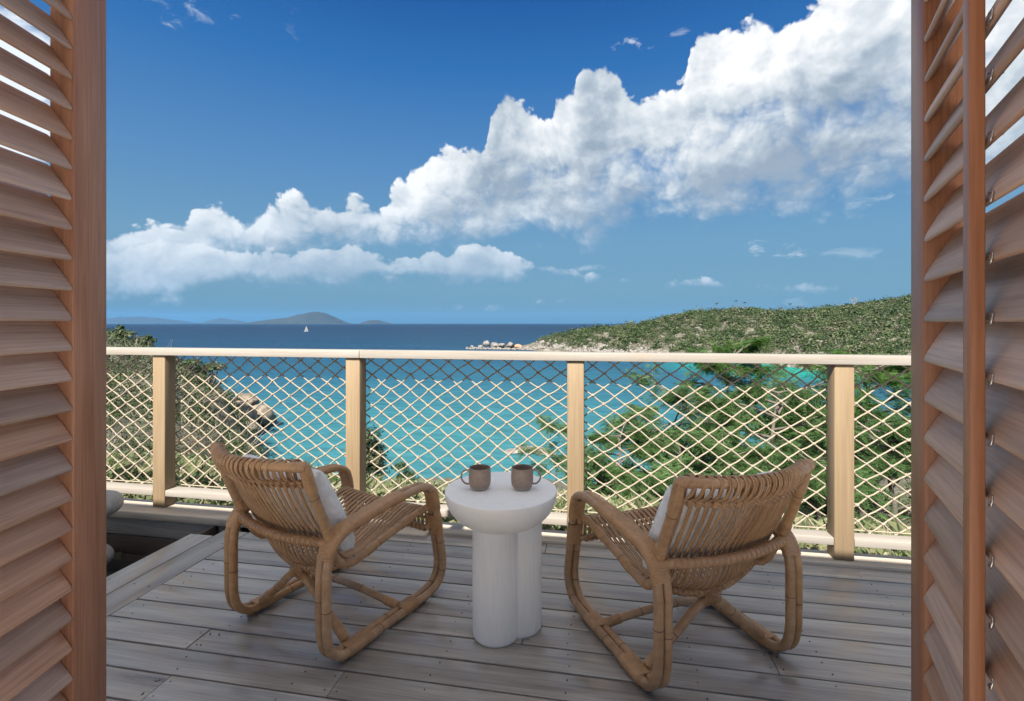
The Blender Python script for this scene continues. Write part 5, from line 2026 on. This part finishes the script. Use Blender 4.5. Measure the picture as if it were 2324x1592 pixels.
# --- rocks
def boulder(name, p, r, mat, seed, flat=0.75):
    bm = bmesh.new()
    bmesh.ops.create_icosphere(bm, subdivisions=3, radius=1.0)
    V = np.array([v.co for v in bm.verts])
    F = np.array([[v.index for v in f.verts] for f in bm.faces])
    bm.free()
    g = np.random.default_rng(seed)
    for _ in range(9):                            # cut facets
        nrm = g.normal(0, 1, 3)
        nrm /= np.linalg.norm(nrm)
        dcut = g.uniform(0.55, 0.85)
        t = V @ nrm - dcut
        V = V - np.maximum(t, 0)[:, None] * nrm * 0.9
    nz_ = np.array([mnoise.fractal(tuple(v * 2.1 + seed), 1.0, 2.0, 4) for v in V])
    V = V * (1 + 0.13 * nz_)[:, None] * np.array([g.uniform(.8, 1.3), g.uniform(.8, 1.2), flat * g.uniform(.8, 1.15)]) * r
    return V, F


tip_rocks = [(1072, 786, 500, 6, 'low pale boulder at the very tip of the headland rocks'), (1090, 785, 501, 5, 'small pale boulder second from the headland tip'), (1105, 778, 503, 6.5, 'tall squarish pale boulder standing on the headland tip'),
             (1122, 783, 500, 8, 'wide pale boulder right of the tall squarish one'), (1140, 781, 502, 7, 'pale boulder in the middle of the headland tip'), (1158, 781, 500, 8, 'largest pale boulder on the headland tip'),
             (1178, 785, 498, 7, 'rusty stained boulder near the inner end of the headland tip'), (1196, 788, 497, 6, 'pale boulder where the headland tip meets the scrub'), (1212, 784, 494, 6.5, 'pale boulder below the first scrub of the headland'),
             (1232, 778, 488, 7, 'white rock face under the outermost bushes'), (1256, 776, 484, 8, 'tall white rock face left of the grey scrub')]
M_RUST = plain('rust_stained_rock', (0.40, 0.24, 0.15), 0.85, 0.5, 0.0, 0.9, 0.2, c2=(0.25, 0.16, 0.11))
for i, (u, v, Z, w, lab) in enumerate(tip_rocks):
    V, F = boulder('boulder', None, w / FPX * Z, None, 100 + i, 1.05 if i in (2, 9, 10) else 0.8)
    V = V * 1.25
    o = obj('boulder', mesh_np('boulder', V, F, M_RUST if i == 6 else M_ROCK, False), None, tuple(wp((u - 1162) / FPX * Z, Z, EYE + (734 - v) / FPX * Z - 1.2)))
    tag(o, lab, 'rock', 'pale boulders on the headland tip')
# small stones along the headland shore
rk = MB()
us = np.concatenate([RNG.uniform(1060, 1230, 220), RNG.uniform(1215, 1520, 480), RNG.uniform(1500, 2250, 330)])
for i, u in enumerate(us):
    Zs = np.interp(u, [1060, 1200, 1300, 1400, 1500, 1600, 1700, 1850, 2000, 2250], [498, 478, 438, 412, 390, 358, 325, 272, 248, 222]) + abs(RNG.normal(0, 9)) * (1 if u > 1210 else 0.5) + RNG.uniform(-2, 2)
    L_ = (u - 1162) / FPX * Zs
    z = max(float(T_HEAD(np.array([L_]), np.array([Zs]))[0]), SEA)
    r = RNG.uniform(0.5, 1.7) * (1.0 if u < 1500 else 0.75)
    V = KV * (1 + 0.22 * RNG.standard_normal((len(KV), 1))) * np.array([RNG.uniform(.8, 1.5), RNG.uniform(.8, 1.3), RNG.uniform(.6, 1.3)]) * r
    rk.add(V + wp(L_, Zs, z + r * 0.2), [], KT)
# outcrops showing through the scrub
for i in range(120):
    u = RNG.uniform(1230, 2250)
    Zs = RNG.uniform(300, 470)
    L_ = (u - 1162) / FPX * Zs
    z = float(T_HEAD(np.array([L_]), np.array([Zs]))[0])
    if z < SEA + 3:
        continue
    r = RNG.uniform(0.8, 2.0)
    V = KV * (1 + 0.22 * RNG.standard_normal((len(KV), 1))) * np.array([RNG.uniform(.9, 1.6), 1.0, RNG.uniform(.6, 1.2)]) * r
    rk.add(V + wp(L_, Zs, z + r * 0.35), [], KT)
tag(rk.build('shore_rocks', [M_ROCK], None, False), kind='stuff')

left_rocks = [(560, 905, 126, 30, 'dark shaded boulder under the bushes of the left point'), (545, 940, 116, 42, 'broad grey brown boulder at the foot of the left slope'), (582, 940, 124, 36, 'rounded brown boulder at the tip of the left point'),
              (606, 950, 127, 20, 'small low boulder at the water end of the left point'), (532, 966, 108, 34, 'flat pale slab between the slope and the cove'), (566, 966, 114, 26, 'low boulder in front of the left point'),
              (524, 990, 101, 22, 'small brown stone on the shore below the slab')]
for i, (u, v, Z, w, lab) in enumerate(left_rocks):
    V, F = boulder('boulder', None, w / FPX * Z, None, 300 + i, 0.72)
    o = obj('boulder', mesh_np('boulder', V, F, M_BROWNROCK, False), None, tuple(wp((u - 1162) / FPX * Z, Z, EYE + (734 - v) / FPX * Z - 0.5)))
    tag(o, lab, 'rock', 'boulders at the foot of the left slope')
# pale rock awash in the cove
awash = [(1172, 1026, 100, 20, 'pale rock awash in the cove, nearest the thin tree'), (1205, 1022, 101, 28, 'long pale rock awash in the middle of the cove rocks'), (1236, 1030, 99, 18, 'pale rock awash closest to the third post')]
for i, (u, v, Z, w, lab) in enumerate(awash):
    Z = FPX * (EYE - SEA) / (v - 734)
    V, F = boulder('boulder', None, w / FPX * Z, None, 500 + i, 0.32)
    o = obj('boulder', mesh_np('boulder', V * (1.3, 0.9, 0.6), F, M_ROCK, False), None, tuple(wp((u - 1162) / FPX * Z, Z, SEA + 0.1)))
    tag(o, lab, 'rock', 'pale rocks awash in the cove')

# --- sailing boat
Zb = FPX * (EYE - SEA) / (753 - 734)
bo = empty('sailboat', tuple(wp((695 - 1162) / FPX * Zb, Zb, SEA)), 0.5)
tag(bo, 'small white sailing boat below the big far island', 'boat')
hv = []
for t in np.linspace(-1, 1, 9):
    w = 1.9 * (1 - abs(t) ** 2.4) + 0.05
    hv += [(t * 6.5, -w, 1.3 + .25 * t * t), (t * 6.2, -w * .55, -0.3), (t * 6.2, w * .55, -0.3), (t * 6.5, w, 1.3 + .25 * t * t)]
hq = []
for i in range(8):
    for j in range(3):
        hq.append((i * 4 + j, (i + 1) * 4 + j, (i + 1) * 4 + j + 1, i * 4 + j + 1))
    hq.append((i * 4 + 3, (i + 1) * 4 + 3, (i + 1) * 4, i * 4))
obj('hull', mesh_np('hull', np.array(hv), np.array(hq), M_HULL, False), bo)
MB().tube([(0.5, 0, 1.2), (0.5, 0, 18.5)], 0.13, 6).build('mast', [M_HULL], bo)
for nm, pts in (('mainsail', [(0.2, 0, 2.6), (-5.4, 0.8, 2.6), (0.3, 0, 17.6)]), ('jib', [(6.0, 0, 1.8), (1.0, -.6, 2.2), (0.7, 0, 15.5)])):
    A, B, Cc = (np.array(p, float) for p in pts)
    V, T = [], []
    n = 8
    idx = {}
    for i in range(n + 1):
        for j in range(n + 1 - i):
            a, b = i / n, j / n
            p = A + (B - A) * a + (Cc - A) * b + np.array([0, 2.2 * a * (1 - a - b) * 2, 0])
            idx[(i, j)] = len(V)
            V.append(p)
    for i in range(n):
        for j in range(n - i):
            T.append((idx[(i, j)], idx[(i + 1, j)], idx[(i, j + 1)]))
            if i + j < n - 1:
                T.append((idx[(i + 1, j)], idx[(i + 1, j + 1)], idx[(i, j + 1)]))
    obj(nm, mesh_np(nm, np.array(V), np.array(T), M_SAIL, True), bo)
